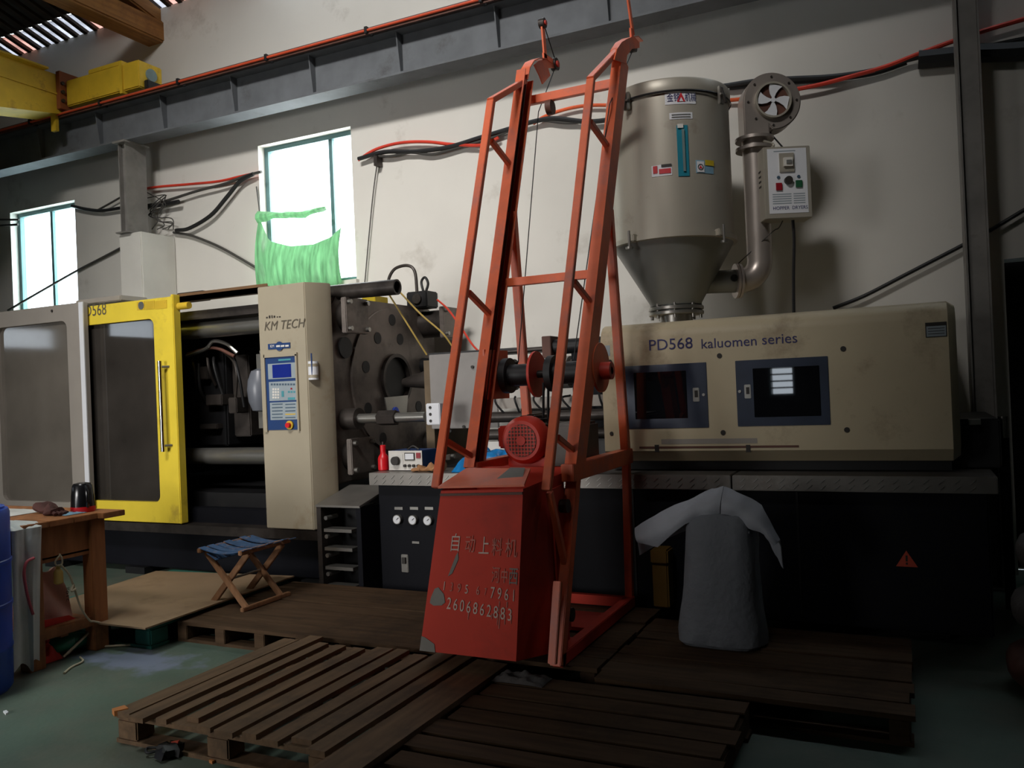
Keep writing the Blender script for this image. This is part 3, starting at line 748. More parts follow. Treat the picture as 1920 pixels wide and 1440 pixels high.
np_ = rectP('name_plate', 'ink_black', t, (1735, 1775.5, 604, 632), HY, .003)
rectP('plate_face', 'key_grey', np_, (1737, 1774, 611, 630.5), HY-.003, .001)
for k in range(3): rectP('plate_line', 'steel_dark', np_, (1740, 1771, 615+k*5, 616+k*5), HY-.004, .001)
sl = rectP('paper_sticker', 'key_grey', t, (1127, 1144, 648, 668), HY, .002)
text('PD568', .098, 'ink_navy', t, plane_place(P(1215.5, 657.5, y=HY-.003)), sx=1.06)
text('kaluomen', .085, 'ink_navy', t, plane_place(P(1314, 653.5, y=HY-.003)), sx=1.02)
text('series', .085, 'ink_navy', t, plane_place(P(1428, 646, y=HY-.003)), sx=1.04)

# rear drive with shiny can at the right end
t = thing('rear_drive', 'dark hydraulic drive with a shiny silver can beyond the hood', 'motor', (.42, 5.6, .93))
MB().bx(.25, .46, 5.45, 6.4, .94, 1.22).build('drive_block', 'grease_black', t, bevel=.01)
MB().bx(.30, .36, 5.40, 5.46, 1.19, 1.22).build('drive_lug', 'steel', t)
MB().cyl((.485, 5.6, .1), (.485, 5.6, 1.10), .028, n=18).build('drive_column', 'bed_navy', t, smooth=True)
MB().cyl((.485, 5.6, 1.10), (.485, 5.6, 1.225), .026, n=24).build('silver_can', 'chrome', t, smooth=True)

# ------------------------------------------------------------------ hopper dryer
HC = V((-1.49, 5.9, 0)); HR = .425
t = thing('hopper_dryer', 'tall beige hopper dryer with grey cone and blower above the hood', 'hopper', (-1.49, 5.9, 1.9))
body = MB().lathe([(HR, 2.50), (HR, 3.47)], HC, 72).build('barrel', 'dryer_grey', t, smooth=True)
MB().lathe([(HR+.012, 3.462), (HR+.014, 3.475), (HR+.014, 3.535), (HR+.006, 3.548), (0.02, 3.59)], HC, 72).build('lid', 'dryer_grey', t, smooth=True)
MB().lathe([(HR+.016, 3.447), (HR+.020, 3.455), (HR+.016, 3.463)], HC, 72, False).build('lid_seal', 'black_rubber', t, smooth=True)
MB().lathe([(HR+.001, 2.515), (HR+.022, 2.512), (HR+.022, 2.480), (HR-.01, 2.476)], HC, 72, False).build('lower_ring', 'dryer_grey', t, smooth=True)
MB().lathe([(.175, 2.055), (HR-.004, 2.478)], HC, 72).build('cone', 'dryer_cone', t, smooth=True)
MB().lathe([(.125, 1.985), (.155, 1.988), (.155, 2.06)], HC, 48).build('cone_collar', 'dryer_cone', t, smooth=True)
for z in (1.985, 2.02):
    MB().lathe([(.19, z), (.195, z+.004), (.195, z+.022), (.19, z+.026)], HC, 48).build('outlet_flange', 'steel', t, smooth=True)
MB().lathe([(.115, 1.90), (.115, 1.985)], HC, 40).build('throat', 'steel', t, smooth=True)
for k in range(8):
    a = k*math.pi/4+.2
    MB().cyl(HC+V((.172*math.cos(a), .172*math.sin(a), 1.96)), HC+V((.172*math.cos(a), .172*math.sin(a), 2.075)), .011, n=10).build('flange_bolt', 'steel', t, smooth=True)
def cylpos(th, z, r=HR): return V((HC.x + r*math.sin(th), HC.y - r*math.cos(th), z))
def cyl_patch(name, m, parent, th0, th1, z0, z1, r, th=.004):
    rows = [[cylpos(th0+(th1-th0)*k/8, z, r) for k in range(9)] for z in (z0, z1)]
    return MB().sheet(rows).build(name, m, parent, solid=th, smooth=True)
def th_of(px, py):
    """angle on the barrel seen at this spot"""
    d = ROT @ V(((px-CX)/F, -(py-CY)/F, -1.0)); o = V((0, 0, CAMZ))
    A = d.x**2+d.y**2; B = 2*(d.x*(-HC.x)+d.y*(-HC.y)); C_ = HC.x**2+HC.y**2-HR**2
    s = (-B-math.sqrt(max(0, B*B-4*A*C_)))/(2*A)
    p = o+d*s
    return math.atan2(p.x-HC.x, HC.y-p.y), p.z
def patch_px(name, m, parent, l, rr, tp, bt, r=HR+.003, th=.004):
    mx = (l+rr)/2; my = (tp+bt)/2
    return cyl_patch(name, m, parent, th_of(l, my)[0], th_of(rr, my)[0], th_of(mx, bt)[1], th_of(mx, tp)[1], r, th)
def cyl_text(s_, px, py, size, m, parent, sx=1, r=HR+.0065):
    a0, z0 = th_of(px, py)
    return text(s_, size, m, parent, lambda u, v: cylpos(a0+u/HR, z0+v, r), sx=sx)
lb = patch_px('maker_label', 'white_print', t, 1246.5, 1304, 172, 195)
cyl_text('金铭', 1250, 190.5, .060, 'ink_navy', lb, .74)
cyl_text('机械', 1283.5, 189, .060, 'ink_navy', lb, .66)
a0, z0 = th_of(1277, 191)
MB().prism([cylpos(a0-.066, z0, HR+.006), cylpos(a0+.066, z0, HR+.006), cylpos(a0, z0+.064, HR+.006)], (0, -.001, 0)).build('triangle_logo', 'sticker_red', lb)
MB().prism([cylpos(a0-.03, z0+.002, HR+.008), cylpos(a0+.03, z0+.002, HR+.008), cylpos(a0, z0+.03, HR+.008)], (0, -.001, 0)).build('triangle_core', 'white_print', lb)
lb = patch_px('caption_label', 'white_print', t, 1255, 1298, 211, 223)
for k in range(2): patch_px('caption_line', 'dryer_cone', lb, 1259, 1294, 214+k*4.5, 215.6+k*4.5, HR+.0075, .001)
sg = patch_px('sight_gauge', 'gauge_teal', t, 1270, 1290.5, 235, 330.5, HR+.006, .012)
patch_px('gauge_slot', 'gauge_glass', sg, 1279, 1283.5, 243, 322, HR+.016, .003)
patch_px('gauge_tape', 'paper', sg, 1269.5, 1280, 233.5, 241, HR+.0165, .002)
st = patch_px('red_sticker', 'white_print', t, 1222, 1260, 309, 330)
patch_px('sticker_block', 'sticker_red', st, 1225, 1233, 312, 326, HR+.0075, .001)
patch_px('sticker_block', 'sticker_red', st, 1236, 1258, 316.5, 325.5, HR+.0075, .001)
patch_px('tear', 'ink_black', st, 1240, 1259, 308, 313, HR+.008, .002)
st = patch_px('blue_sticker', 'sticker_blue', t, 1305, 1337, 301, 325)
patch_px('sticker_block', 'sticker_yellow', st, 1321, 1337, 301, 311, HR+.0075, .001)
patch_px('sticker_block', 'white_print', st, 1306, 1319.5, 303, 323, HR+.0075, .001)
a0, z0 = th_of(1312.5, 309)
MB().ring(cylpos(a0, z0-.017, HR+.0078), cylpos(a0, z0-.017, HR+.0095), .021, .016, 20).build('sticker_ring', 'ink_black', st)
MB().prism([cylpos(a0-.028, z0-.026, HR+.009), cylpos(a0+.028, z0-.026, HR+.009), cylpos(a0, z0-.004, HR+.009)], (0, -.001, 0)).build('sticker_triangle', 'sticker_red', st)
def latch(th, z, name='toggle_latch'):
    p = cylpos(th, z, HR+.02); rad = (p-V((HC.x, HC.y, z))).normalized(); tn = V((-rad.y, rad.x, 0))
    M = Matrix((tn, rad, V((0, 0, 1)))).transposed()
    l = MB().ob(p+rad*.012, (.05, .02, .12), M).build(name, 'steel', t, bevel=.004)
    MB().bar(p+rad*.02+V((0, 0, .05)), p+rad*.05+V((0, 0, -.06)), .018, .01, tn).build('lever', 'steel_dark', l)
    MB().cyl(p+rad*.03+tn*-.03, p+rad*.03+tn*.03, .008, n=10).build('pin', 'steel', l)
for px in (1180, 1362): latch(th_of(px, 175)[0] if px < 1300 else 1.15, 3.44)
for th in (th_of(1190, 425)[0], 1.0, 2.9):
    p = cylpos(th, 2.50, HR+.03); rad = (p-V((HC.x, HC.y, 2.5))).normalized()
    l = MB().ob(p, (.06, .05, .05), Matrix.Rotation(th, 3, 'Z')).build('clamp_lug', 'dryer_grey', t, bevel=.006)
    MB().cyl(p+rad*.035+V((0, 0, -.07)), p+rad*.035+V((0, 0, .05)), .009, n=10).build('clamp_bolt', 'steel', l)
    MB().cyl(p+rad*.035+V((0, 0, -.075)), p+rad*.035+V((0, 0, -.06)), .025, n=12).build('clamp_nut', 'steel', l)
# hot-air duct, blower and control box
AN = math.radians(25); U = V((math.cos(AN), math.sin(AN), 0)); NF = V((math.sin(AN), -math.cos(AN), 0))
DP = HC + U*.615
ZD = 2.215; RB = .088
MB().cyl(HC+U*.20+V((0, 0, ZD)), HC+U*.45+V((0, 0, ZD)), .082, n=28).build('cone_outlet', 'dryer_cone', t, smooth=True)
MB().cyl(HC+U*.40+NF*.083+V((0, 0, ZD+.01)), HC+U*.40+NF*.105+V((0, 0, ZD+.01)), .026, n=16).build('probe', 'chrome', t, smooth=True)
for s_ in (.43, .452): MB().cyl(HC+U*s_+V((0, 0, ZD)), HC+U*(s_+.018)+V((0, 0, ZD)), .125, n=32).build('duct_flange', 'duct_silver', t, smooth=True)
el = [HC+U*.46+V((0, 0, ZD))]
for k in range(9):
    a = math.pi/2*k/8
    el.append(HC+U*(.475+.14*math.sin(a))+V((0, 0, ZD+.14*(1-math.cos(a)))))
el.append(DP+V((0, 0, 3.16)))
MB().tube(el, RB, 28, 1).build('air_duct', 'duct_silver', t, smooth=True)
for z in (3.145, 3.215): MB().cyl(DP+V((0, 0, z)), DP+V((0, 0, z+.022)), .135, n=32).build('duct_flange', 'duct_silver', t, smooth=True)
MB().cyl(DP+V((0, 0, 3.16)), DP+V((0, 0, 3.24)), .09, n=28).build('duct_neck', 'duct_silver', t, smooth=True)
BC = DP + U*.115 + V((0, 0, 3.475)); BR = .205
pts = []
for k in range(41):
    a = math.radians(180 - k*270/40)      # from the left, over the top, round to the bottom
    pts.append(BC + (U*math.cos(a) + V((0, 0, 1))*math.sin(a))*BR)
pts += [DP+U*.09+V((0, 0, 3.30)), DP+U*.09+V((0, 0, 3.235)), DP-U*.09+V((0, 0, 3.235))]
bl = MB().prism([p-NF*.08 for p in pts], NF*.16).build('blower_housing', 'duct_silver', t, bevel=.008)
MB().ring(BC+NF*.075, BC+NF*.115, .128, .115, 40).build('inlet_rim', 'dryer_grey', bl, smooth=True)
MB().cyl(BC+NF*.081, BC+NF*.084, .116, n=40).build('inlet_dark', 'feeder_inner', bl)
for k in range(4):                                                   # swirl vanes of the inlet
    a0 = math.radians(58+90*k); vp = []
    for r_, d in ((.012, 0), (.05, .10), (.085, .02), (.118, -.10)): vp.append((r_, a0+d))
    back = [(.118, a0+.72), (.085, a0+.86), (.05, a0+.98), (.012, a0+.9)]
    poly = [BC + NF*.098 + (U*math.cos(a)+V((0, 0, 1))*math.sin(a))*r_ for r_, a in vp+back]
    MB().prism(poly, NF*.005).build('inlet_vane', 'white_print', bl)
MB().cyl(BC+NF*.098, BC+NF*.107, .018, n=14).build('inlet_hub', 'white_print', bl, smooth=True)
for k in range(8):
    a = k*math.pi/4
    c = BC + (U*math.cos(a)+V((0, 0, 1))*math.sin(a))*.172 + NF*.08
    MB().cyl(c, c+NF*.008, .008, n=8).build('housing_screw', 'steel_dark', bl)
MB().cyl(BC-NF*.30, BC-NF*.08, .11, n=24).build('blower_motor', 'dryer_cone', t, smooth=True)
BX = DP + U*.155 + NF*.13 + V((0, 0, 2.86))
MF = Matrix((U, -NF, V((0, 0, 1)))).transposed()
cbx = MB().ob(BX, (.325, .17, .50), MF).build('control_box', 'dryer_grey', t, bevel=.004)
ff = BX + NF*.086
def onbox(u, v, d=0): return ff + U*u + V((0, 0, v)) + NF*d
def bplate(name, m, u0, u1, v0, v1, d=.002, d0=0):
    return MB().ob(onbox((u0+u1)/2, (v0+v1)/2, d0+d/2), (u1-u0, d, v1-v0), MF).build(name, m, cbx)
bplate('box_face', 'white_print', -.135, .135, -.215, .235)
bplate('breaker', 'dryer_grey', -.055, .045, .07, .20, .012, .002); bplate('breaker_switch', 'key_white', -.03, .03, .105, .165, .02, .014)
bplate('breaker_toggle', 'dryer_cone', -.015, .02, .12, .145, .01, .034)
MB().cyl(onbox(0, .01, .002), onbox(0, .01, .03), .027, n=18).build('selector_knob', 'ink_black', cbx, smooth=True)
bplate('red_button', 'button_red', -.085, -.045, -.055, -.005, .012, .002); bplate('green_button', 'button_green', .052, .095, -.04, .008, .012, .002)
for u in (-.065, .075): MB().cyl(onbox(u, .035, .002), onbox(u, .035, .008), .011, n=12).build('lamp', 'key_dark', cbx)
for k in range(5): bplate('print_line', 'key_grey', -.11, .02, -.15+k*.016, -.143+k*.016, .001, .002)
for k in range(5): bplate('print_line', 'key_grey', .035, .115, -.15+k*.016, -.143+k*.016, .001, .002)
bplate('print_line', 'key_grey', -.09, .06, .213, .220, .001, .002)
text('HOPPER  DRYERS', .034, 'ink_navy', cbx, lambda u, v: onbox(-.112+u, -.19+v, .004), sx=.92)
for k in range(4):
    c = BX - U*.163 + V((0, 0, .10-k*.035)) - NF*.01
    MB().ob(c, (.003, .05, .012), MF).build('vent_slot', 'ink_black', cbx)
MB().tube([onbox(-.08, .26, -.1), onbox(-.05, .30, -.12), onbox(-.12, .33, -.12)], .009).build('box_wire', 'dryer_grey', t, smooth=True)
MB().tube([BC-NF*.02+V((0, 0, -.19)), onbox(.02, .25, -.09)], .006).build('motor_wire', 'black_rubber', t, smooth=True)
MB().tube([onbox(-.02, -.25, -.08), onbox(-.05, -.30, -.09), onbox(-.10, -.33, -.1), HC+U*.46+V((0, 0, 2.34))], .004).build('probe_wire', 'cable_grey', t, smooth=True)
MB().tube([onbox(.05, -.25, -.08), onbox(.055, -.40, -.09), onbox(.04, -.65, -.09), onbox(.03, -.94, -.09)], .011).build('power_cable', 'black_rubber', t, smooth=True)
# ------------------------------------------------------------------ orange automatic feeder
XR, XL = -1.60, -2.21
t = thing('skip_feeder', 'orange steel skip feeder with tall leaning rails and red bucket', 'feeder', (-1.9, 4.3, .14))
def channel(a, b, x, inner):
    """outer web with two flanges turned towards the middle"""
    d = (b-a).normalized(); nrm = V((1, 0, 0)).cross(d)
    m_ = MB().bar(a+V((-inner*.03, 0, 0)), b+V((-inner*.03, 0, 0)), .008, .132, (1, 0, 0))
    for s_ in (-1, 1): m_.bar(a+nrm*.062*s_, b+nrm*.062*s_, .062, .007, (1, 0, 0))
    return m_
for x, inner in ((XR, -1), (XL, 1)):
    lo = V((x, 3.72, .145)); kn = V((x, 4.05, 1.06)); tp = V((x, 5.17 if inner < 0 else 5.02, 3.60 if inner < 0 else 3.58))
    if inner > 0: kn = V((x, 4.08, 1.06)); lo = V((x, 3.76, .145))
    rl = channel(kn, tp, x, inner).build('main_rail', 'feeder_orange', t)
    d = (tp-kn).normalized()
    MB().bar(kn+V((-inner*.024, 0, 0)), tp+V((-inner*.024, 0, 0)), .003, .114).build('rail_lining', 'feeder_inner', rl)
    MB().bar(lo, kn, .06, .07).build('front_leg', 'feeder_orange', t, bevel=.004)
    fr = [P(1025, 920, x=x), P(1108, 150, x=x), P(1160, 92, x=x)] if inner < 0 else [P(818, 915, x=x), P(921, 190, x=x), P(983, 152, x=x)]
    MB().bar(fr[0], fr[1], .045, .036).build('front_rail', 'feeder_orange', t, bevel=.003)
    MB().bar(fr[1]-V((0, .01, 0)), fr[2], .045, .034).build('rail_top_link', 'feeder_orange', t, bevel=.003)
    br = [((1106, 228), (1140, 276)), ((1076, 528), (1110, 572)), ((1044, 820), (1082, 852))] if inner < 0 else [((921, 264), (955, 308)), ((878, 548), (917, 588)), ((838, 828), (884, 856))]
    for a, b in br: MB().bar(P(*a, x=x), P(*b, x=x), .03, .03).build('rail_brace', 'feeder_orange', t, bevel=.002)
    rp = [P(1141, 392, x=x), P(1163, 640, x=x), P(1174, 858, x=x), P(1181, 1140, x=x)] if inner < 0 else [V((x, 4.72, 2.62)), V((x, 4.78, 1.7)), V((x, 4.84, 1.06)), V((x, 4.84, .14))]
    MB().bar(rp[0], rp[2], .05, .055).build('rear_leg', 'feeder_orange', t, bevel=.004)
    MB().bar(rp[2], rp[3], .045, .05).build('rear_post', 'feeder_orange', t, bevel=.004)
    MB().bx(x-.035, x+.035, 3.95 if inner < 0 else 4.05, 4.97, 1.015, 1.105).build('side_rail', 'feeder_orange', t, bevel=.004)
    MB().bx(x-.03, x+.03, 3.72, 4.90, .14, .205).build('base_rail', 'feeder_red', t, bevel=.004)
    # curved guide at the head of the rail
    hp = [(1150, 112), (1154, 92), (1163, 78), (1175, 71), (1188, 69), (1197, 78)] if inner < 0 else [(981, 150), (985, 128), (993, 115), (1004, 110), (1018, 111), (1028, 119)]
    arc = [P(a, b, x=x) for a, b in hp]
    fine = []
    for a, b in zip(arc, arc[1:]): fine += [a.lerp(b, k/3) for k in range(3)]
    fine.append(arc[-1])
    MB().sheet([[p+V((s_*.034, 0, 0)) for p in fine] for s_ in (-1, 1)]).build('head_guide', 'feeder_orange', t, solid=.006, smooth=True)
    if inner < 0: pl_ = [(1150, 112), (1155, 92), (1164, 79), (1176, 72), (1188, 70), (1197, 80), (1197, 90), (1183, 92), (1174, 104), (1172, 120)]
    else: pl_ = [(1000, 122), (1010, 114), (1022, 112), (1040, 118), (1042, 128), (1026, 128), (1030, 142), (1016, 158), (1010, 142)]
    MB().prism([P(a, b, x=x+(.03 if inner < 0 else .02)) for a, b in pl_], (.008, 0, 0)).build('head_plate', 'feeder_orange', t)
    # pulley arm
    if inner < 0: q = [P(1187, 66, x=x), P(1176, -14, x=x), P(1186, 86, x=x)]
    else: q = [P(1023, 118, x=x+.02), P(1017, 44, x=x+.02), P(1040, 121, x=x+.02)]
    MB().bar(q[0], q[1], .012, .045, (1, 0, 0)).build('pulley_arm', 'feeder_orange', t)
    MB().bar(q[0]+V((0, -.04, .03)), q[2], .012, .055, (1, 0, 0)).build('pulley_foot', 'feeder_orange', t)
    for c_, r_ in ((q[1], .035), (q[2], .045)):
        pu = MB().ring(c_+V((-.02, 0, 0)), c_+V((.02, 0, 0)), r_, r_*.45, 22).build('pulley', 'steel_dark', t, smooth=True)
        MB().cyl(c_+V((-.026, 0, 0)), c_+V((.03, 0, 0)), r_*.5, n=14).build('pulley_hub', 'motor_red', pu, smooth=True)
    top, low = q[1], q[2]
    MB().tube([top+V((0, .03, 0)), low+V((0, .04, .01))], .004, 6).build('wire_rope', 'black_rubber', t)
    dr = V((x - inner*-.12 if inner < 0 else x+.14, 4.42, 1.66))
    e_ = P(1137, 190, x=x) if inner < 0 else P(1003, 205, x=x)
    MB().tube([low+V((0, -.01, -.04)), e_+V((.0, .06, 0)), dr], .0035, 6, 1).build('wire_rope', 'black_rubber', t)
    MB().tube([tp+V((-inner*-.01 if inner < 0 else .02, -.02, -.02)), kn+V((-inner*-.01 if inner < 0 else .02, .0, 0))], .0035, 6, 1).build('wire_rope', 'cable_grey', t)
# cross members
a = P(1000, 188, x=XL); b = P(1152, 158, x=XR)
MB().bar(V((XL-.05, a.y, a.z)), V((XR, a.y, a.z)), .04, .058, (0, 1, 0)).build('cross_bar', 'feeder_orange', t, bevel=.003)
MB().cyl((XL+.10, a.y, a.z-.07), (XL+.14, a.y, a.z-.07), .05, n=20).build('cross_pulley', 'feeder_inner', t, smooth=True)
a = P(945, 531, x=XL)
MB().bar(V((XL, a.y, a.z)), V((XR+.03, a.y, a.z)), .035, .05, (0, 1, 0)).build('cross_bar', 'feeder_orange', t, bevel=.003)
MB().bx(XL, XR, 4.86, 4.90, .14, .20).build('base_cross', 'feeder_red', t)
MB().bx(XL, XR, 3.98, 4.04, .14, .19).build('base_cross', 'feeder_red', t)
MB().bx(XL, XR, 4.30, 4.62, .145, .165).build('base_plate', 'feeder_red', t)
dk = MB().bx(XL+.035, XR-.035, 4.12, 4.75, 1.03, 1.055).build('motor_deck', 'feeder_red', t)
MB().bx(XL+.035, XR-.035, 4.10, 4.14, 1.015, 1.075).build('deck_edge', 'feeder_red', dk)
MB().bar(P(1030, 922, x=XR), P(1060, 1062, x=XR), .03, .035).build('leg_brace', 'feeder_orange', t, bevel=.003)
MB().bar(P(1046, 1090, x=XR+.02), P(1036, 1245, x=XR+.02), .04, .03).build('leg_splice', 'feeder_orange', t, bevel=.003)
# brackets, winch shaft, drums
WY, WZ = 4.44, 1.585
MB().cyl((XL-.06, WY, WZ), (XR+.10, WY, WZ), .022, n=16).build('winch_shaft', 'steel_dark', t, smooth=True)
for x0, x1 in ((XL+.06, XL+.23), (XR-.26, XR-.06)):
    d_ = MB().cyl((x0, WY, WZ), (x1, WY, WZ), .065, n=24).build('rope_drum', 'grease_black', t, smooth=True)
    MB().cyl((x0-.02, WY, WZ), (x0+.02, WY, WZ), .105, n=24).build('rope_coil', 'black_rubber', d_, smooth=True)
MB().cyl((XL+.24, WY, WZ), (XL+.255, WY, WZ), .135, n=32).build('drum_flange', 'motor_red', t, smooth=True)
MB().bx(XL-.006, XL+.006, 4.25, 4.56, 1.45, 1.74).build('bearing_plate', 'feeder_orange', t)
MB().cyl((XR+.025, WY, WZ+.02), (XR+.04, WY, WZ+.02), .14, n=32).build('sprocket_guard', 'feeder_orange', t, smooth=True)
MB().cyl((XR+.04, WY, WZ), (XR+.10, WY, WZ), .05, n=20).build('bearing_cap', 'motor_red', t, smooth=True)
for dx in (0, .03): MB().tube([(XR-.30+dx, WY-.05, WZ-.05), (XR-.31+dx, WY-.05, 1.3), (XR-.30+dx, WY-.04, 1.08)], .008, 6).build('drive_chain', 'grease_black', t)
MB().bx(XR-.24, XR-.05, 4.3, 4.6, 1.06, 1.30).build('gear_box', 'steel_dark', t, bevel=.015)
# electric motor
MC = P(978, 826, y=4.24)
mo = MB().lathe([(.125, 0), (.125, .24)], (0, 0, 0), 32)
mo.v = [V((MC.x+v.x, MC.y+.08+v.z, MC.z+v.y)) for v in mo.v]
m_ = mo.build('motor_body', 'steel_dark', t, smooth=True)
for k in range(20):
    a = 2*math.pi*k/20
    MB().bar(MC+V((math.cos(a)*.132, .09, math.sin(a)*.132)), MC+V((math.cos(a)*.132, .31, math.sin(a)*.132)), .004, .022, (-math.sin(a), 0, math.cos(a))).build('cooling_fin', 'steel_dark', m_)
fc = MB().lathe([(.112, 0), (.135, .03), (.137, .10)], (0, 0, 0), 36)
fc.v = [V((MC.x+v.x, MC.y+v.z, MC.z+v.y)) for v in fc.v]
f_ = fc.build('fan_cowl', 'motor_red', t, smooth=True)
MB().cyl(MC+V((0, -.001, 0)), MC+V((0, -.004, 0)), .092, n=32).build('fan_grille', 'feeder_inner', f_)
for k in range(-4, 5):
    w_ = math.sqrt(max(0, .09**2-(k*.02)**2))
    MB().bx(MC.x-w_, MC.x+w_, MC.y-.007, MC.y-.004, MC.z+k*.02-.003, MC.z+k*.02+.003).build('grille_bar', 'motor_red', f_)
    MB().bx(MC.x+k*.02-.003, MC.x+k*.02+.003, MC.y-.008, MC.y-.004, MC.z-w_, MC.z+w_).build('grille_bar', 'motor_red', f_)
MB().cyl(MC+V((0, -.004, 0)), MC+V((0, -.012, 0)), .028, n=16).build('grille_hub', 'motor_red', f_)
MB().bx(MC.x-.19, MC.x-.12, MC.y+.08, MC.y+.22, MC.z-.05, MC.z+.08).build('terminal_box', 'motor_red', t, bevel=.01)
MB().bx(MC.x-.12, MC.x+.12, MC.y+.06, MC.y+.30, 1.055, MC.z-.10).build('motor_foot', 'motor_red', t, bevel=.006)
# bucket
bt = [V((-2.245, 3.50, .225)), V((-1.715, 3.50, .225)), V((-1.635, 3.74, .20)), V((-1.635, 3.98, .20)), V((-2.18, 3.98, .20)), V((-2.245, 3.74, .20))]
tpz = [V((-2.115, 3.55, 1.015)), V((-1.665, 3.55, 1.03)), V((-1.632, 3.74, 1.05)), V((-1.632, 3.98, 1.06)), V((-2.14, 3.98, 1.06)), V((-2.14, 3.74, 1.05))]
bk = MB(); bk.v = bt+tpz
bk.f = [[0,5,4,3,2,1]] + [[i, (i+1) % 6, 6+(i+1) % 6, 6+i] for i in range(6)]
bucket = bk.build('bucket', 'feeder_red', t)
def bface(u, v, d=.003):
    """u 0..1 left to right, v 0..1 bottom to top on the bucket front"""
    a = bt[0].lerp(bt[1], u); b = tpz[0].lerp(tpz[1], u); n_ = (bt[1]-bt[0]).cross(tpz[0]-bt[0]).normalized()
    return a.lerp(b, v) + n_*d
MB().prism([tpz[0]+V((-.01, -.012, .012)), tpz[1]+V((.012, -.012, .012)), V((-1.70, 3.72, 1.10)), V((-2.06, 3.72, 1.10))], (0, 0, .01)).build('bucket_lid', 'feeder_orange', bucket)
MB().prism([V((-1.85, 3.56, 1.042)), V((-1.68, 3.56, 1.045)), V((-1.72, 3.70, 1.112)), V((-1.80, 3.70, 1.112))], (0, 0, .003)).build('bare_patch', 'bare_patch', bucket)
MB().bar(tpz[0]+V((0, -.006, -.02)), tpz[1]+V((0, -.006, -.02)), .012, .012, (0, 1, 0)).build('bucket_rim', 'feeder_inner', bucket)
def bpatch(name, m, pts): return MB().prism([bface(u, v, .002) for u, v in pts], bface(0, 0, .0035)-bface(0, 0, .002)).build(name, m, bucket)
bpatch('bare_patch', 'bare_patch', [(.05, .335), (.08, .39), (.12, .40), (.19, .36), (.215, .31), (.18, .29), (.09, .285), (.045, .30)])
bpatch('bare_patch', 'bare_patch', [(.215, .47), (.28, .60), (.30, .62), (.315, .58), (.26, .49)])
bpatch('bare_patch', 'bare_patch', [(0, .0), (0, .09), (.04, .085), (.15, .05), (.17, .0)])
def btext(s_, u, v, h, m, wd):
    W_ = .50
    return text(s_, h, m, bucket, lambda a, b: bface(u + a/W_, v + b/.80, .0042), sx=wd)
btext('自', .19, .635, .095, 'paint_white', .72); btext('动', .37, .63, .092, 'paint_faint', .68); btext('上', .53, .62, .095, 'paint_white', .68)
btext('料', .68, .615, .092, 'paint_faint', .68); btext('机', .83, .61, .095, 'paint_faint', .72)
btext('河', .70, .455, .085, 'paint_faint', .55); btext('中', .80, .455, .075, 'paint_faint', .55); btext('西', .885, .45, .09, 'bare_patch', .58)
for i, ch in enumerate('1395'): btext(ch, .165+i*.085, .385-.004*i, .062, 'paint_faint' if i in (1, 2) else 'paint_white', .66)
btext('6', .545, .37, .062, 'paint_faint', .66); btext('7', .635, .37, .05, 'paint_faint', .5)
for i, ch in enumerate('7961'): btext(ch, .70+i*.075, .355-.003*i, .078, 'paint_white', .62)
for i, ch in enumerate('2606862883'): btext(ch, .235+i*.073, .272-.0045*i, .082, 'paint_white', .64)
for i, u in enumerate((.79, .81, .865, .93, .48, .73, .80, .88)):
    z0 = .265 if i < 6 else .34
    l = random.uniform(.03, .09)
    bpatch('paint_run', 'paint_faint', [(u, z0-l), (u+.007, z0-l), (u+.009, z0), (u-.002, z0)])
# bucket guide wheels and side stay
MB().bar(V((-1.625, 3.86, 1.0)), V((-1.625, 3.90, .25)), .01, .14).build('side_stay', 'feeder_red', bucket)
for z in (.35, .9): MB().cyl((-1.632, 3.90, z), (-1.58, 3.90, z), .035, n=16).build('guide_wheel', 'steel_dark', bucket, smooth=True)

# ------------------------------------------------------------------ small things on the deck
c = P(720, 886.5, y=5.2); c.z = .936
t = thing('spray_bottle', 'red plastic bottle on the deck beside the dial instrument', 'bottle', c)
MB().lathe([(.036, 0), (.042, .006), (.042, .085), (.036, .105), (.022, .125), (.020, .15)], c, 24).build('bottle_body', 'red_plastic', t, smooth=True)
MB().lathe([(.022, .145), (.022, .185), (.017, .19)], c, 20).build('cap', 'red_plastic', t, smooth=True)
MB().lathe([(.008, .19), (.007, .215)], c, 12).build('nozzle', 'steel_dark', t, smooth=True)
c = V((-3.365, 5.2, .936))
t = thing('regulator', 'blue and cream instrument box with black dial and meter', 'instrument', c)
MB().bx(c.x-.145, c.x+.145, 5.16, 5.38, .941, 1.085).build('case', 'panel_blue', t, bevel=.006)
fp = MB().bx(c.x-.145, c.x+.145, 5.154, 5.16, .941, 1.085).build('front_plate', 'key_white', t)
MB().bx(c.x-.13, c.x-.02, 5.151, 5.154, .965, 1.06).build('dial_plate', 'paper', fp)
MB().cyl((c.x-.075, 5.152, 1.012), (c.x-.075, 5.120, 1.012), .032, n=20).build('dial_knob', 'ink_black', fp, smooth=True)
mt = MB().bx(c.x, c.x+.085, 5.146, 5.154, 1.015, 1.07).build('meter', 'ink_black', fp)
MB().bx(c.x+.006, c.x+.079, 5.144, 5.146, 1.022, 1.064).build('meter_face', 'white_print', fp)
MB().bx(c.x+.10, c.x+.135, 5.146, 5.154, 1.03, 1.07).build('rocker_switch', 'button_red', fp)
for k in range(4): MB().cyl((c.x+.0+k*.038, 5.154, .975), (c.x+.0+k*.038, 5.138, .975), .011, n=12).build('binding_post', 'ink_black', fp, smooth=True)
MB().tube([(c.x-.05, 5.27, 1.085), (c.x, 5.27, 1.11), (c.x+.05, 5.27, 1.085)], .008).build('carry_handle', 'ink_black', t, smooth=True)
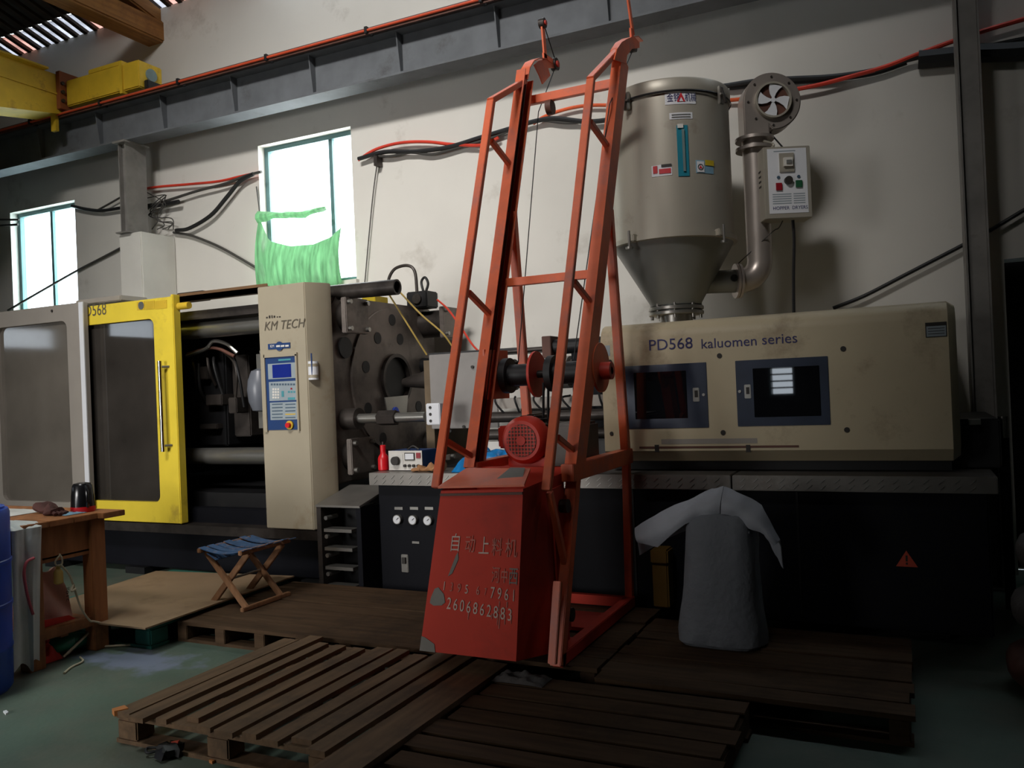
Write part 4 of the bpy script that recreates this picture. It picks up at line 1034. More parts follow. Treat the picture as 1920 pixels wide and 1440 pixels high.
for dx in (-.11, .11): MB().cyl((c.x+dx, 5.2, .936), (c.x+dx, 5.2, .942), .012, n=10).build('rubber_foot', 'black_rubber', t)
def glove(name, m, c, ang, label, cat, L=.26):
    R_ = Matrix.Rotation(ang, 3, 'Z'); mb = MB(); rows = []
    for i in range(15):
        u = i/14; w = .055*(1-.3*u)+.012*math.sin(9*u); h = .030*(1-.45*u)+.008*math.sin(13*u+1); ring = []
        for k in range(14):
            a = 2*math.pi*k/14
            ring.append(V(c)+R_ @ V(((u-.5)*L, w*math.cos(a)+.02*math.sin(6*u), max(.001, h+h*math.sin(a)*(1+.25*math.sin(3*a+5*u))))))
        rows.append(ring+[ring[0]])
    mb.sheet(rows); mb.f += [list(range(13, -1, -1)), [15*14+k for k in range(14)]]
    for k, (dy, l) in enumerate(((-.03, .07), (-.008, .085), (.016, .075), (.036, .05))):
        mb.tube([V(c)+R_ @ V((.4*L, dy*.8, .018)), V(c)+R_ @ V((.4*L+l*.6, dy*1.05, .016)), V(c)+R_ @ V((.4*L+l, dy*1.15, .011))], .011, 8)
    return tag(mb.build(name, m, origin=c, smooth=True), label, cat)
glove('work_glove', 'tan_cloth', (-3.13, 5.13, .936), math.pi, 'tan work glove lying at the edge of the deck plate', 'glove', .2)
def crumple(name, m, c, sx, sy, sz, label, cat, seed=1, nx=26, ny=14, solid=.006):
    rnd = random.Random(seed); ph = [rnd.uniform(0, 6) for _ in range(8)]
    rows = []
    for i in range(ny+1):
        row = []
        for k in range(nx+1):
            u = k/nx; v = i/ny
            e = math.sin(math.pi*u)**.35*math.sin(math.pi*v)**.35
            h = sz*e*(.62+.14*math.sin(17*u+ph[0]+3*v)+.14*math.sin(13*v+ph[1]+5*u)+.1*math.sin(29*u-11*v+ph[2]))
            row.append(V(c)+V(((u-.5)*sx, (v-.5)*sy, max(.004, h))))
        rows.append(row)
    return tag(MB().sheet(rows).build(name, m, origin=c, solid=solid, smooth=True), label, cat)
crumple('plastic_bag', 'sheet_blue', (-2.62, 5.22, .936), .62, .30, .22, 'crumpled bright blue plastic sack behind the feeder motor', 'bag', 3)
tag(MB().prism([(-2.9, 5.44, .936), (-2.2, 5.44, .936), (-2.2, 5.50, 1.12), (-2.9, 5.50, 1.12)], (0, .012, 0)).build('card_sheet', 'paper', origin=(-2.5, 5.47, .936)), 'pale sheet of card leaning behind the red motor', 'card')

# ------------------------------------------------------------------ pallets
def pallet(label, x0, x1, y0, y1, zt, along, n, m, gap=.03, jitter=.03, runs=3, skip=()):
    t = thing('wooden_pallet', label, 'pallet', ((x0+x1)/2, (y0+y1)/2, 0), 'wooden pallets laid as a walkway')
    if along == 'y':
        w = (x1-x0)/n
        for i in range(n):
            if i in skip: continue
            g0 = gap*random.uniform(.3, 1.2); a = random.uniform(-jitter, jitter); b = random.uniform(-jitter, jitter); dz = random.uniform(-.003, .003)
            xa = x0+i*w+g0/2; xb = x0+(i+1)*w-g0/2; s_ = random.uniform(-.012, .012)
            MB().prism([(xa, y0+a, zt-.022+dz), (xb, y0+a, zt-.022+dz), (xb+s_, y1+b, zt-.022+dz), (xa+s_, y1+b, zt-.022+dz)], (0, 0, .022)).build('deck_board', m, t)
        for k in range(runs):
            y = y0+.05+(y1-y0-.10)*k/(runs-1)
            MB().bx(x0, x1, y-.045, y+.045, zt-.044, zt-.0225).build('cross_board', m, t)
            for x in (x0+.07, (x0+x1)/2, x1-.07):
                MB().bx(x-.06, x+.06, y-.05, y+.05, .018, zt-.044).build('block', m, t, bevel=.006)
            MB().bx(x0, x1, y-.05, y+.05, 0, .018).build('bottom_board', m, t)
    else:
        w = (y1-y0)/n
        for i in range(n):
            if i in skip: continue
            g0 = gap*random.uniform(.3, 1.2); a = random.uniform(-jitter, jitter); b = random.uniform(-jitter, jitter); dz = random.uniform(-.003, .003)
            ya = y0+i*w+g0/2; yb = y0+(i+1)*w-g0/2; s_ = random.uniform(-.012, .012)
            MB().prism([(x0+a, ya, zt-.022+dz), (x1+b, ya+s_, zt-.022+dz), (x1+b, yb+s_, zt-.022+dz), (x0+a, yb, zt-.022+dz)], (0, 0, .022)).build('deck_board', m, t)
        for k in range(runs):
            x = x0+.05+(x1-x0-.10)*k/(runs-1)
            MB().bx(x-.04, x+.04, y0, y1, .018, zt-.0225).build('stringer', m, t, bevel=.004)
        for y in (y0+.06, y1-.06): MB().bx(x0, x1, y-.05, y+.05, 0, .018).build('bottom_board', m, t)
    return t
pB = pallet('weathered pallet in the foreground with gapped boards running towards the machine', -3.26, -2.05, 2.56, 3.70, .15, 'y', 10, 'pallet_wood_y', .05, .05)
pallet('long brown pallet in front of the step beneath the folding stool', -4.24, -2.25, 3.79, 4.90, .13, 'x', 7, 'pallet_wood', .014, .01, runs=7)
pallet('dark pallet in the foreground to the right of the gapped one', -1.83, -.66, 2.10, 3.60, .13, 'x', 10, 'pallet_wood', .04, .02)
pallet('dark pallet beneath the grey sack at the right', -1.40, -.04, 3.66, 4.72, .13, 'x', 8, 'pallet_wood', .012, .015)
tp = thing('loose_plank', 'wide loose plank lying between the two foreground pallets', 'plank', (-1.93, 3, .0))
MB().prism([(-2.03, 2.2, .125), (-1.85, 2.2, .125), (-1.84, 3.66, .125), (-2.02, 3.68, .125)], (0, 0, .025)).build('plank', 'pallet_wood_y', tp)
MB().bx(-2.0, -1.87, 2.3, 3.6, 0, .125).build('bearer', 'pallet_wood_y', tp)
MB().prism([(-3.27, 2.55, .128), (-3.23, 2.53, .128), (-3.20, 2.58, .128), (-3.25, 2.60, .128)], (0, 0, .024)).build('split_end', 'fresh_wood', pB)
pallet('dark pallet carrying the orange feeder frame', -2.235, -1.415, 3.77, 4.90, .134, 'x', 7, 'pallet_wood', .012, .006, runs=3)
c = P(1015, 1252, z=.13); c.z = .131
crumple('grey_rag', 'rag_grey', (-1.70, 3.52, .131), .26, .12, .05, 'crumpled grey rag on the pallet below the red bucket', 'rag', 12, solid=.004)
# green pallet with plywood
t = thing('plastic_pallet', 'green plastic pallet half hidden under a plywood sheet', 'pallet', (-4.8, 4.2, 0))
MB().bx(-5.45, -4.255, 3.60, 4.86, .12, .158).build('pallet_deck', 'pallet_green', t)
for x in (-5.38, -4.85, -4.33):
    for y in (3.68, 4.22, 4.78): MB().bx(x-.07, x+.07, y-.07, y+.07, .02, .12).build('pallet_foot', 'pallet_green', t, bevel=.008)
for y in (3.68, 4.22, 4.78): MB().bx(-5.45, -4.255, y-.07, y+.07, 0, .02).build('pallet_skid', 'pallet_green', t)
t = tag(MB().prism([(-4.17, 3.50, .160), (-4.23, 4.90, .160), (-5.50, 4.74, .160), (-5.30, 3.48, .160)], (0, 0, .010)).build('plywood_sheet', 'plywood', origin=(-4.8, 4.2, .16)), 'light brown plywood sheet laid over the green pallet', 'board')

# ------------------------------------------------------------------ sack of pellets
t = thing('pellet_sack', 'tall woven sack, body coloured grey for shade, its open mouth folded outwards', 'sack', (-.93, 4.40, .13))
prof = [(.131, .205, .145), (.15, .225, .165), (.20, .222, .170), (.30, .205, .165), (.42, .192, .16), (.55, .185, .155), (.66, .182, .15), (.74, .180, .14), (.80, .165, .12), (.84, .11, .08), (.845, .02, .02)]
rows = []
for i, (z, a, b) in enumerate(prof):
    row = []
    for k in range(41):
        th = 2*math.pi*k/40; cx, sx_ = math.cos(th), math.sin(th); q = 1/((abs(cx)**3.2+abs(sx_)**3.2)**(1/3.2))
        w = 1+.022*math.sin(5*th+z*9)+.018*math.sin(9*th-z*21)
        row.append(V((-.935+.02*(z-.13)+a*cx*q*w, 4.40+b*sx_*q*w, z+(.012*math.sin(6*th) if i > 1 else 0))))
    rows.append(row)
sk = MB().sheet(rows); sk.f += [list(range(40)), [10*41+k for k in range(40)]]
sk.build('sack_body', 'sack_shade_grey', t, smooth=True)
def flap(top, low, name, dep):
    rows = []
    n_ = len(top)
    for j in range(7):
        v = j/6; row = []
        for i in range(n_*4-3):
            f = i/4; a = int(min(f, n_-2)); u = f-a
            tpnt = top[a].lerp(top[a+1], u); lpnt = low[a].lerp(low[a+1], u)
            p = tpnt.lerp(lpnt, v)
            row.append(p + V((0, -dep*math.sin(math.pi*v*.75) + .004*math.sin(i*1.1+3*v), .003*math.sin(i*1.3+j))))
        rows.append(row)
    for j in range(1, 5):       # the back of the fold
        v = j/4; row = []
        for i in range(n_*4-3):
            f = i/4; a = int(min(f, n_-2)); u = f-a
            row.append(top[a].lerp(top[a+1], u) + V((0, dep*1.5*v, -.16*v)) + V((0, .008*math.sin(i*1.7+j), 0)))
        rows.insert(0, row)
    return MB().sheet(rows).build(name, 'flap_white', t, solid=.004, smooth=True)
Y_ = 4.33
flap([P(1190, 990, y=Y_), P(1240, 958, y=Y_), P(1290, 937, y=Y_), P(1335, 916, y=Y_), P(1357, 912, y=Y_)],
     [P(1200, 1016, y=Y_), P(1236, 1023, y=Y_), P(1288, 980, y=Y_), P(1318, 968, y=Y_), P(1352, 962, y=Y_)], 'mouth_flap', .05)
flap([P(1357, 912, y=Y_), P(1390, 925, y=Y_), P(1428, 946, y=Y_), P(1448, 985, y=Y_), P(1463, 1012, y=Y_)],
     [P(1354, 962, y=Y_), P(1382, 966, y=Y_), P(1406, 988, y=Y_), P(1434, 1000, y=Y_), P(1452, 1022, y=Y_)], 'mouth_flap', .05)
MB().sheet([[P(1304+k*11, 955-(4*k if k < 5 else 40-4*k), y=4.36) + V((0, .03*math.sin(k), 0)) for k in range(10)], [P(1306+k*11, 1000, y=4.30) for k in range(10)]]).build('sack_neck', 'sack_shade_grey', t, solid=.004, smooth=True)
# second heap of sacks in the dark at the right edge
for i, (py0, py1, lab) in enumerate(((1200, 1272, 'lowest reddish sack in the dark heap at the right edge'), (1110, 1195, 'middle dark sack in the heap at the right edge'), (1030, 1108, 'topmost dark sack in the heap at the right edge'))):
    c = V((.66+.03*i, 4.5, .0+.262*i))
    rows = []
    for j in range(9):
        v = j/8; z = c.z+.24*v; s_ = (1-abs(2*v-1)**2.6)**.4 if 0 < v < 1 else .35
        rows.append([c*1 + V((.30*s_*math.copysign(abs(math.cos(2*math.pi*k/28))**.6, math.cos(2*math.pi*k/28)), .24*s_*math.copysign(abs(math.sin(2*math.pi*k/28))**.6, math.sin(2*math.pi*k/28)), z-c.z+.01*math.sin(k*2+j))) for k in range(29)])
    mb = MB().sheet(rows); mb.f += [list(range(28)), [8*29+k for k in range(28)]]
    tag(mb.build('filled_sack', 'feeder_inner' if i == 0 else 'sack_dark', origin=c, smooth=True), lab, 'sack', 'sacks heaped at the right edge')
# yellow tub seen behind the sack
tag(MB().bx(-1.47, -1.36, 4.92, 5.06, .40, .49).bx(-1.465, -1.365, 4.93, 5.05, .131, .40).build('yellow_tub', 'yellow_box', origin=(-1.43, 5.0, .13), bevel=.01), 'small yellow tub standing behind the grey sack', 'tub')

# ------------------------------------------------------------------ table at the left
t = thing('work_table', 'worn brown wooden work table at the left edge', 'table', (-5.2, 3.35, 0))
TZ = .845
legs = [(-4.62, 3.52), (-4.62, 3.10), (-5.9, 3.52), (-5.9, 3.10)]
for x, y in legs: MB().bx(x-.045, x+.045, y-.05, y+.05, 0, TZ-.035).build('leg', 'table_wood', t, bevel=.005)
for k in range(4): MB().bx(-6.05, -4.56 + (.05 if k == 3 else 0), 3.03+k*.16, 3.03+k*.16+.157, TZ-.035, TZ).build('top_plank', 'table_wood', t, bevel=.003)
MB().bx(-4.64, -4.60, 3.15, 3.47, .62, .805).build('apron', 'table_wood', t)
MB().bx(-5.86, -4.66, 3.53, 3.55, .66, .805).build('apron', 'table_wood', t)
MB().bx(-5.86, -4.66, 3.06, 3.09, .66, .805).build('apron', 'table_wood', t)
MB().bx(-4.645, -4.60, 3.15, 3.47, .60, .63).build('drawer_rail', 'table_wood', t)
MB().bx(-4.64, -4.59, 3.14, 3.48, .155, .215).build('stretcher', 'table_wood', t, bevel=.004)
MB().bx(-5.88, -4.64, 3.29, 3.34, .13, .155).build('stretcher', 'table_wood', t)
for k in range(5): MB().bx(-5.9, -4.66, 3.14+k*.075, 3.14+k*.075+.068, .19, .205).build('shelf_slat', 'table_wood', t)
# cup
c = V((-4.74, 3.545, TZ))
t = thing('travel_cup', 'black travel cup with red base on the table corner', 'cup', c)
MB().lathe([(.068, 0), (.072, .006), (.071, .034)], c, 32).build('cup_base', 'red_plastic', t, smooth=True)
MB().lathe([(.070, .034), (.066, .10), (.058, .165), (.050, .178), (.02, .184)], c, 32).build('cup_body', 'cup_black', t, smooth=True)
MB().tube([c+V((.055, -.02, .165)), c+V((.082, -.03, .13)), c+V((.085, -.03, .07)), c+V((.07, -.02, .035))], .010).build('cup_handle', 'cup_black', t, smooth=True)
glove('work_glove', 'brown_cloth', (-4.88, 3.42, TZ), -.25, 'dark brown work glove on the wooden table beside the cup', 'glove', .26)
crumple('paper_sheet', 'paper', (-5.25, 3.36, TZ), .42, .34, .02, 'creased white paper lying on the wooden table', 'paper', 5, solid=.002)
crumple('plastic_wrapper', 'sticker_blue', (-4.72, 3.44, TZ), .12, .14, .016, 'flat blue and white wrapper under the cup on the table', 'wrapper', 8, solid=.002)
tag(MB().lathe([(.016, 0), (.02, .01), (.018, .04), (.008, .055), (.008, .065)], (-4.80, 3.63, TZ), 14).build('small_bottle', 'white_print', origin=(-4.80, 3.63, TZ), smooth=True), 'tiny white bottle at the far edge of the table', 'bottle')
# white sheet hanging over the table end
t = thing('hanging_sheet', 'white plastic sheet with red print draped over the table edge', 'plastic sheet', (-4.56, 3.05, .05))
rows = []
ys = [2.95+(.0105)*k for k in range(19)]
top = []
for j in range(22):
    v = j/21
    row = []
    for k, y in enumerate(ys):
        if v < .12:
            u = v/.12; p = V((-4.80+.25*u, y, TZ+.008+.006*math.sin(k*1.4)))
        else:
            u = (v-.12)/.88
            p = V((-4.545+.012*math.sin(k*.55+u*2)+.004*math.sin(k*1.3), y+.03*(u)*math.sin(k*.3)-.02*u, TZ+.004-u*(.80-.03*math.sin(k*.5))))
        row.append(p)
    rows.append(row)
MB().sheet(rows).build('sheet', 'sheet_white', t, solid=.003, smooth=True)
MB().tube([P(a, b, x=-4.528) for a, b in ((64, 1046), (50, 1054), (45, 1075), (49, 1105), (55, 1130), (62, 1152))], .008, 8).build('red_print', 'print_red', t, smooth=True)
# rope with hook and small bottle
t = thing('cord_loop', 'pale cord looped on a hook and tied to the table leg', 'cord', (-4.57, 3.4, .3))
MB().tube([P(113, 1040, x=-4.585), P(104, 1052, x=-4.58), P(106, 1060, x=-4.58), P(116, 1058, x=-4.58), P(116, 1046, x=-4.58), P(111, 1038, x=-4.59)], .005).build('loop', 'rope', t, smooth=True)
MB().tube([P(113, 1058, x=-4.575), P(130, 1078, x=-4.56), P(140, 1105, x=-4.56), P(152, 1140, x=-4.56), P(168, 1163, x=-4.565), P(176, 1165, x=-4.565), P(200, 1170, x=-4.57)], .006).build('cord', 'rope', t, smooth=True)
MB().tube([P(138, 1095, x=-4.56), P(134, 1108, x=-4.55), P(142, 1104, x=-4.55)], .007).build('knot', 'rope', t, smooth=True)
c = P(110, 1095, x=-4.60)
t = thing('hanging_vial', 'small dusty glass bottle hanging under the table', 'bottle', c)
MB().lathe([(.018, 0), (.026, .008), (.026, .07), (.018, .085), (.012, .09), (.012, .108)], c+V((0, 0, 0)), 18).build('vial_body', 'wire_yellow', t, smooth=True)
MB().cyl(c+V((0, 0, .108)), P(111, 1058, x=-4.60), .003, n=6).build('string', 'rope', t)
# bags under the table
c = V((-4.9, 3.27, .21))
rows = []
for j in range(9):
    v = j/8
    rows.append([V((-4.67-.10*v+.02*math.sin(5*v+k*.8)-.004*k, 3.12+.33*k/14*(1-.12*v), .215+.30*v+.012*math.sin(k*1.1)*v)) for k in range(15)])
bgo = tag(MB().sheet(rows).build('shopping_bag', 'bag_pink', origin=c, solid=.03, smooth=True), 'pink and white printed carrier bag on the table shelf', 'bag')
MB().prism([(-4.655, 3.16, .215), (-4.655, 3.40, .215), (-4.66, 3.36, .245), (-4.66, 3.17, .26)], (.006, 0, 0)).build('bag_print', 'bag_red', bgo)
text('210g', .045, 'ink_black', bgo, lambda u, v: V((-4.648-.03*u, 3.36-.6*v, .33+u)), name='bag_lettering')
crumple('red_bag', 'bag_red', (-4.72, 3.23, 0), .16, .14, .15, 'crumpled red bag on the floor beneath the table', 'bag', 9)
c = V((-4.78, 3.38, 0))
t = thing('green_bag', 'green plastic bag bundle under the table rail', 'bag', c)
rows = []
for j in range(8):
    v = j/7; s_ = (1-abs(2*v-1)**2.2)**.5 if 0 < v < 1 else .25
    rows.append([c+V((.16*s_*math.cos(2*math.pi*k/26)*(1+.06*math.sin(5*k)), .17*s_*math.sin(2*math.pi*k/26)*(1+.05*math.sin(3*k+1)), .135*v+.006*math.sin(k*1.3+j))) for k in range(27)])
mb = MB().sheet(rows); mb.f += [list(range(26)), [7*27+k for k in range(26)]]
mb.build('bundle', 'green_plastic', t, smooth=True)
MB().tube([c+V((.17, -.1, .02)), c+V((.165, 0, .07)), c+V((.14, .1, .11))], .008).build('bundle_cord', 'rope', t, smooth=True)
tag(MB().tube([P(90, 1215, z=.01), P(120, 1228, z=.01), P(150, 1212, z=.01), P(195, 1212, z=.01), P(230, 1210, z=.01), P(285, 1206, z=.01), P(310, 1200, z=.01)], .007).build('floor_cord', 'rope', smooth=True), 'pale cord trailing over the floor in front of the green pallet', 'cord')
tag(MB().tube([P(120, 1262, z=.008), P(135, 1250, z=.008), P(155, 1240, z=.008), P(150, 1232, z=.008)], .006).build('floor_cord', 'rope', smooth=True), 'short cord end on the floor beside the table leg', 'cord')

# blue drum at the left edge
c = V((-4.645, 2.66, 0))
t = thing('blue_drum', 'tall ribbed blue plastic drum at the left edge', 'drum', c)
MB().lathe([(.27, 0), (.285, .02), (.288, .22), (.292, .225), (.292, .235), (.288, .24), (.292, .45), (.297, .455), (.297, .47), (.292, .475), (.294, .68), (.299, .685), (.299, .70), (.294, .705), (.296, .95), (.288, .972), (.27, .974)], c, 48).build('drum_body', 'blue_plastic', t, smooth=True)
MB().lathe([(.27, .974), (.272, .985), (.25, .99), (.245, .976)], c, 48).build('drum_rim', 'blue_plastic', t, smooth=True)

# folding stool
t = thing('folding_stool', 'wooden folding stool with blue woven seat on the brown pallet', 'stool', (-4.05, 4.25, .13))
G = .132
A0, A1 = P(440, 1147, z=G), P(535, 1130, z=G)            # right ground bar
B0, B1 = P(425, 1135, z=G), P(500, 1112, z=G)            # left ground bar
# seat rails run away from the camera, legs cross below
gx = (A0+A1)/2
S = V((-4.15, 4.30, 0))
fr_, bk_ = 4.12, 4.45
xl, xr_ = -4.35, -3.94
for y, dx in ((fr_, 0), (bk_, 0)):
    MB().bar((xl+.05, y, .50), (xr_-.02, y, .14), .022, .042, (0, 1, 0)).build('leg', 'stool_wood', t, bevel=.003)
    MB().bar((xr_-.02, y+.03, .50), (xl+.05, y+.03, .14), .022, .042, (0, 1, 0)).build('leg', 'stool_wood', t, bevel=.003)
for x in (xl+.04, xr_-.01): MB().bar((x, fr_-.06, .515), (x, bk_+.09, .515), .03, .03).build('seat_rail', 'stool_wood', t, bevel=.004)
for x in (xl+.05, xr_-.02): MB().bar((x, fr_-.05, .145), (x, bk_+.08, .145), .03, .028).build('foot_bar', 'stool_wood', t, bevel=.004)
MB().cyl(((xl+xr_)/2+.015, fr_-.01, .32), ((xl+xr_)/2+.015, bk_+.04, .32), .008, n=10).build('pivot', 'steel', t)
for k in range(7):
    y = fr_-.05+k*.075
    rows = []
    for yy in (y, y+.058):
        rows.append([V((xl+.03+(xr_-xl)*i/10*.97, yy, .535-.030*math.sin(math.pi*i/10)+.006*math.sin(k*3))) for i in range(11)])
    MB().sheet(rows).build('seat_strap', 'stool_cloth', t, solid=.005, smooth=True)
MB().sheet([[V((xl+.10, fr_-.045+.07*i, .50-.02*j)) + V((.04*j, 0, 0)) for i in range(7)] for j in range(3)]).build('seat_strap', 'stool_cloth', t, solid=.004)

# scraps on the floor in front of the pallet
c = P(318, 1418, z=0)
t = thing('discarded_tool', 'black plastic scrap with a wire handle on the floor before the pallet', 'scrap', c)
crum = MB().lathe([(.03, 0), (.055, .01), (.05, .04), (.02, .055)], c, 14)
for i, v in enumerate(crum.v): v.x += .02*math.sin(i*2.3); v.y += .015*math.sin(i*1.7)
crum.build('lump', 'grease_black', t, smooth=True)
MB().tube([c+V((-.03, 0, .03)), P(278, 1412, z=.02), P(276, 1403, z=.03), P(300, 1401, z=.03), c+V((0, .03, .04))], .006).build('wire_handle', 'black_rubber', t, smooth=True)
MB().prism([c+V((0, .01, .05)), c+V((.03, .02, .05)), c+V((.02, .04, .05))], (0, 0, .008)).build('chip', 'warn_orange', t)
tag(MB().prism([P(392, 1430, z=0), P(398, 1433, z=0), P(414, 1424, z=0), P(411, 1422, z=0)], (0, 0, .012)).build('wood_chip', 'fresh_wood', origin=P(402, 1428, z=0)), 'small orange wood chip on the floor before the pallet', 'scrap')
tag(MB().prism([P(6, 1336, z=0), P(11, 1341, z=0), P(16, 1338, z=0), P(12, 1334, z=0)], (0, 0, .008)).build('paper_scrap', 'white_print', origin=P(11, 1338, z=0)), 'tiny white paper scrap on the green floor', 'scrap')

# ------------------------------------------------------------------ green netting over the middle window
t = thing('window_netting', 'green plastic netting hung across the middle window', 'netting', (-5.75, 6.9, 2.6))
YN = 6.93
def net(tops, bots, n=22, m=16, sag=.0):
    rows = []
    for j in range(m+1):
        v = j/m; row = []
        for i in range(n+1):
            f = i/n*(len(tops)-1); a = int(min(f, len(tops)-2)); u = f-a
            p = tops[a].lerp(tops[a+1], u).lerp(bots[a].lerp(bots[a+1], u), v)
            row.append(p + V((0, -.035*abs(math.sin(i*.75+1.2*v))*(.3+v) - .05*math.sin(math.pi*v), 0)))
        rows.append(row)
    return MB().sheet(rows)
tops = [P(486, 405, y=YN), P(505, 452, y=YN), P(545, 462, y=YN), P(590, 458, y=YN), P(622, 444, y=YN), P(641, 425, y=YN)]
bots = [P(486, 535, y=YN), P(510, 545, y=YN), P(545, 545, y=YN), P(590, 545, y=YN), P(622, 540, y=YN), P(646, 530, y=YN)]
net(tops, bots).build('net_sheet', 'net_green', t, smooth=True)
net([P(483, 396, y=YN), P(520, 398, y=YN), P(570, 394, y=YN), P(616, 386, y=YN)], [P(488, 420, y=YN), P(520, 410, y=YN), P(570, 410, y=YN), P(616, 394, y=YN)], 16, 3).build('net_band', 'net_green', t, smooth=True)
MB().tube([P(481, 350, y=6.97), P(487, 400, y=6.95), P(489, 460, y=6.95), P(484, 530, y=6.95)], .008).build('net_cord', 'cable_grey', t, smooth=True)

# ------------------------------------------------------------------ cables
def cable(name, m, r, pts, y, label, cat='cable', group='cables along the wall'):
    return tag(MB().tube([P(a, b, y=y) for a, b in pts], r).build(name, m, smooth=True), label, cat, group)
cable('wall_cable', 'cable_red', .015, [(262, 355), (300, 350), (360, 345), (410, 340), (450, 331), (482, 324)], 6.93, 'red cable sagging from the pier column to the middle window')
cable('wall_cable', 'cable_grey', .016, [(262, 392), (320, 374), (370, 358), (420, 345), (460, 330), (490, 322)], 6.92, 'upper grey cable between the pier column and the middle window')
cable('wall_cable', 'black_rubber', .022, [(330, 432), (355, 428), (395, 404), (425, 370), (450, 340), (475, 326)], 6.92, 'thick dark cable curving up from the pier to the middle window')
cable('wall_cable', 'black_rubber', .024, [(262, 388), (290, 386), (335, 378)], 6.90, 'short stub of black cable beside the pier column')
cable('wall_cable', 'cable_grey', .014, [(325, 436), (360, 442), (410, 462), (450, 484), (484, 504)], 6.95, 'grey conduit running down from the pier to the netted window')
cable('wall_cable', 'black_rubber', .020, [(135, 386), (160, 392), (190, 395), (226, 390)], 6.94, 'black cable between the left window and the pier column')
cable('wall_cable', 'cable_grey', .012, [(185, 393), (205, 382), (226, 370)], 6.94, 'thin grey cable joining the black one beside the pier column')
cable('wall_cable', 'cable_grey', .013, [(-10, 412), (18, 412), (36, 412)], 6.94, 'upper thin cable at the left window edge')
cable('wall_cable', 'cable_grey', .015, [(-10, 424), (18, 422), (34, 421)], 6.94, 'lower thin cable at the left window edge')
cable('stay_wire', 'cable_grey', .014, [(15, 582), (70, 550), (140, 510), (190, 484), (228, 464)], 6.97, 'taut grey cable slanting across the left window', 'cable')
for i in range(5):
    pts = [(270+random.uniform(-5, 5), 360+i*12), (300+random.uniform(0, 12), 380+random.uniform(-15, 20)), (285+random.uniform(-8, 20), 405+random.uniform(-10, 10)), (310+random.uniform(-15, 30), 415+random.uniform(-8, 10)), (285+i*10, 430)]
    tag(MB().tube([P(a, b, y=6.88) for a, b in pts], .006).build('wire_tangle', 'cable_grey', smooth=True), ('highest', 'second highest', 'middle', 'second lowest', 'lowest')[i] + ' thin grey wire in the tangle beside the pier column', 'wire', 'tangled thin wires above the pier')
cable('wall_cable', 'cable_red', .016, [(672, 300), (705, 280), (750, 268), (800, 266), (850, 271), (905, 272), (935, 258)], 6.93, 'red cable arching between the middle window and the feeder rail')
cable('wall_cable', 'black_rubber', .022, [(672, 298), (720, 285), (780, 284), (840, 276), (900, 258), (960, 240), (1000, 228), (1040, 222), (1100, 228), (1150, 222), (1200, 200), (1300, 170), (1370, 160)], 6.93, 'thick black cable sagging from the middle window behind the feeder')
cable('wall_cable', 'cable_grey', .014, [(690, 291), (730, 293), (770, 286), (810, 289), (860, 276), (910, 262), (970, 240), (1010, 226), (1060, 230), (1100, 228), (1150, 224)], 6.94, 'thin grey cable beneath the thick black one on the wall')
cable('wall_cable', 'cable_orange', .016, [(1000, 232), (1022, 218), (1060, 205), (1100, 198), (1150, 197), (1210, 196), (1300, 190), (1365, 188), (1395, 185)], 6.94, 'orange cable running behind the hopper')
cable('wall_cable', 'black_rubber', .022, [(1368, 160), (1420, 152), (1480, 148), (1560, 144), (1640, 132), (1700, 112), (1760, 100), (1830, 92), (1930, 72), (2100, 40), (2350, -10)], 6.92, 'black cable rising from the blower towards the right column')
cable('wall_cable', 'black_rubber', .016, [(1368, 166), (1440, 158), (1500, 154), (1560, 150), (1640, 138), (1700, 118)], 6.95, 'second black cable just beneath the one above the blower')
cable('wall_cable', 'cable_red', .018, [(1490, 168), (1540, 158), (1600, 142), (1660, 125), (1720, 102), (1790, 76), (1850, 56), (1930, 33), (2100, -15), (2350, -90)], 6.91, 'red cable rising from the blower to the right edge')
cable('wall_cable', 'black_rubber', .07, [(1722, 112), (1780, 106), (1830, 100), (1930, 94), (2100, 66), (2350, 20)], 6.93, 'thick bundle of black cables behind the right column')
cable('wall_cable', 'black_rubber', .015, [(1562, 578), (1620, 555), (1700, 514), (1770, 478), (1812, 456), (1860, 430), (1930, 388), (2100, 290), (2350, 150)], 6.93, 'black cable slanting up from the hood to the right column')
cable('wall_cable', 'cable_grey', .006, [(708, 300), (700, 360), (692, 440), (684, 530)], 6.96, 'thin wire hanging down the wall right of the middle window', 'wire')
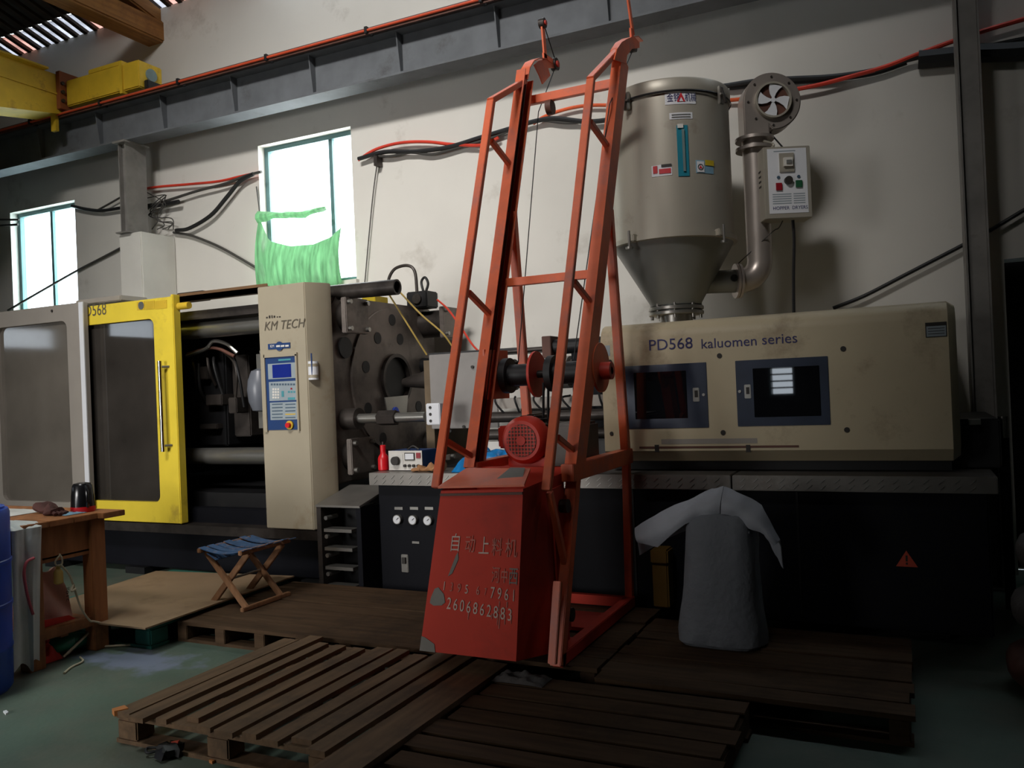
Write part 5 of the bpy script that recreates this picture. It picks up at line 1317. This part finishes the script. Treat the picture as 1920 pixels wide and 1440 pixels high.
tag(MB().bx(*(lambda c: (c.x-.02, c.x+.02, 6.9, 7.0, c.z-.05, c.z+.05))(P(709, 303, y=6.95))).build('cable_hook', 'steel_dark', origin=P(709, 303, y=6.95)), 'small dark cable hook on the wall right of the middle window', 'hook')
# hoses over the platen
tag(MB().tube([P(728, 540, y=6.2), P(730, 520, y=6.2), P(742, 503, y=6.2), P(765, 498, y=6.2), P(778, 510, y=6.2), P(782, 548, y=6.2)], .014).build('hydraulic_hose', 'steel_dark', smooth=True), 'arched dark hydraulic hose above the drilled platen', 'hose')
t = thing('valve_block', 'dark hydraulic valve block on the rear corner of the platen', 'valve', P(790, 560, y=6.55))
c = P(788, 562, y=6.5)
MB().bx(c.x-.10, c.x+.12, 6.42, 6.62, 2.28, c.z+.07).build('valve_body', 'grease_black', t, bevel=.01)
MB().cyl((c.x+.02, 6.40, c.z), (c.x+.02, 6.43, c.z), .045, n=18).build('valve_knob', 'steel_dark', t, smooth=True)
MB().tube([(c.x+.04, 6.5, c.z+.06), (c.x+.02, 6.5, c.z+.16), (c.x+.06, 6.5, c.z+.20), (c.x+.09, 6.5, c.z+.14), (c.x+.06, 6.5, c.z+.06)], .012).build('valve_loop', 'black_rubber', t, smooth=True)
tag(MB().tube([P(820, 562, y=6.4), P(840, 580, y=6.35), P(862, 610, y=6.3), P(885, 645, y=6.2), P(903, 664, y=6.1)], .009).build('red_hose', 'cable_red', smooth=True), 'thin red hose from the valve block to the barrel cover', 'hose')
tag(MB().tube([P(750, 548, y=5.5), P(790, 590, y=5.6), P(830, 625, y=5.7), P(855, 660, y=5.8)], .007).build('yellow_wire', 'wire_yellow', smooth=True), 'pale yellow wire from the loose pipe to the barrel cover', 'wire', 'yellow wires from the loose pipe')
tag(MB().tube([P(728, 550, y=5.5), P(750, 585, y=5.5), P(778, 630, y=5.6), P(800, 665, y=5.7)], .007).build('yellow_wire', 'wire_yellow', smooth=True), 'pale yellow wire hanging across the platen face', 'wire', 'yellow wires from the loose pipe')
tag(MB().bx(-4.30, -4.16, 6.0, 6.2, 2.302, 2.37).build('yellow_carton', 'sticker_yellow', origin=(-4.2, 6.1, 2.3), bevel=.004), 'small yellow carton on top of the platen', 'carton')
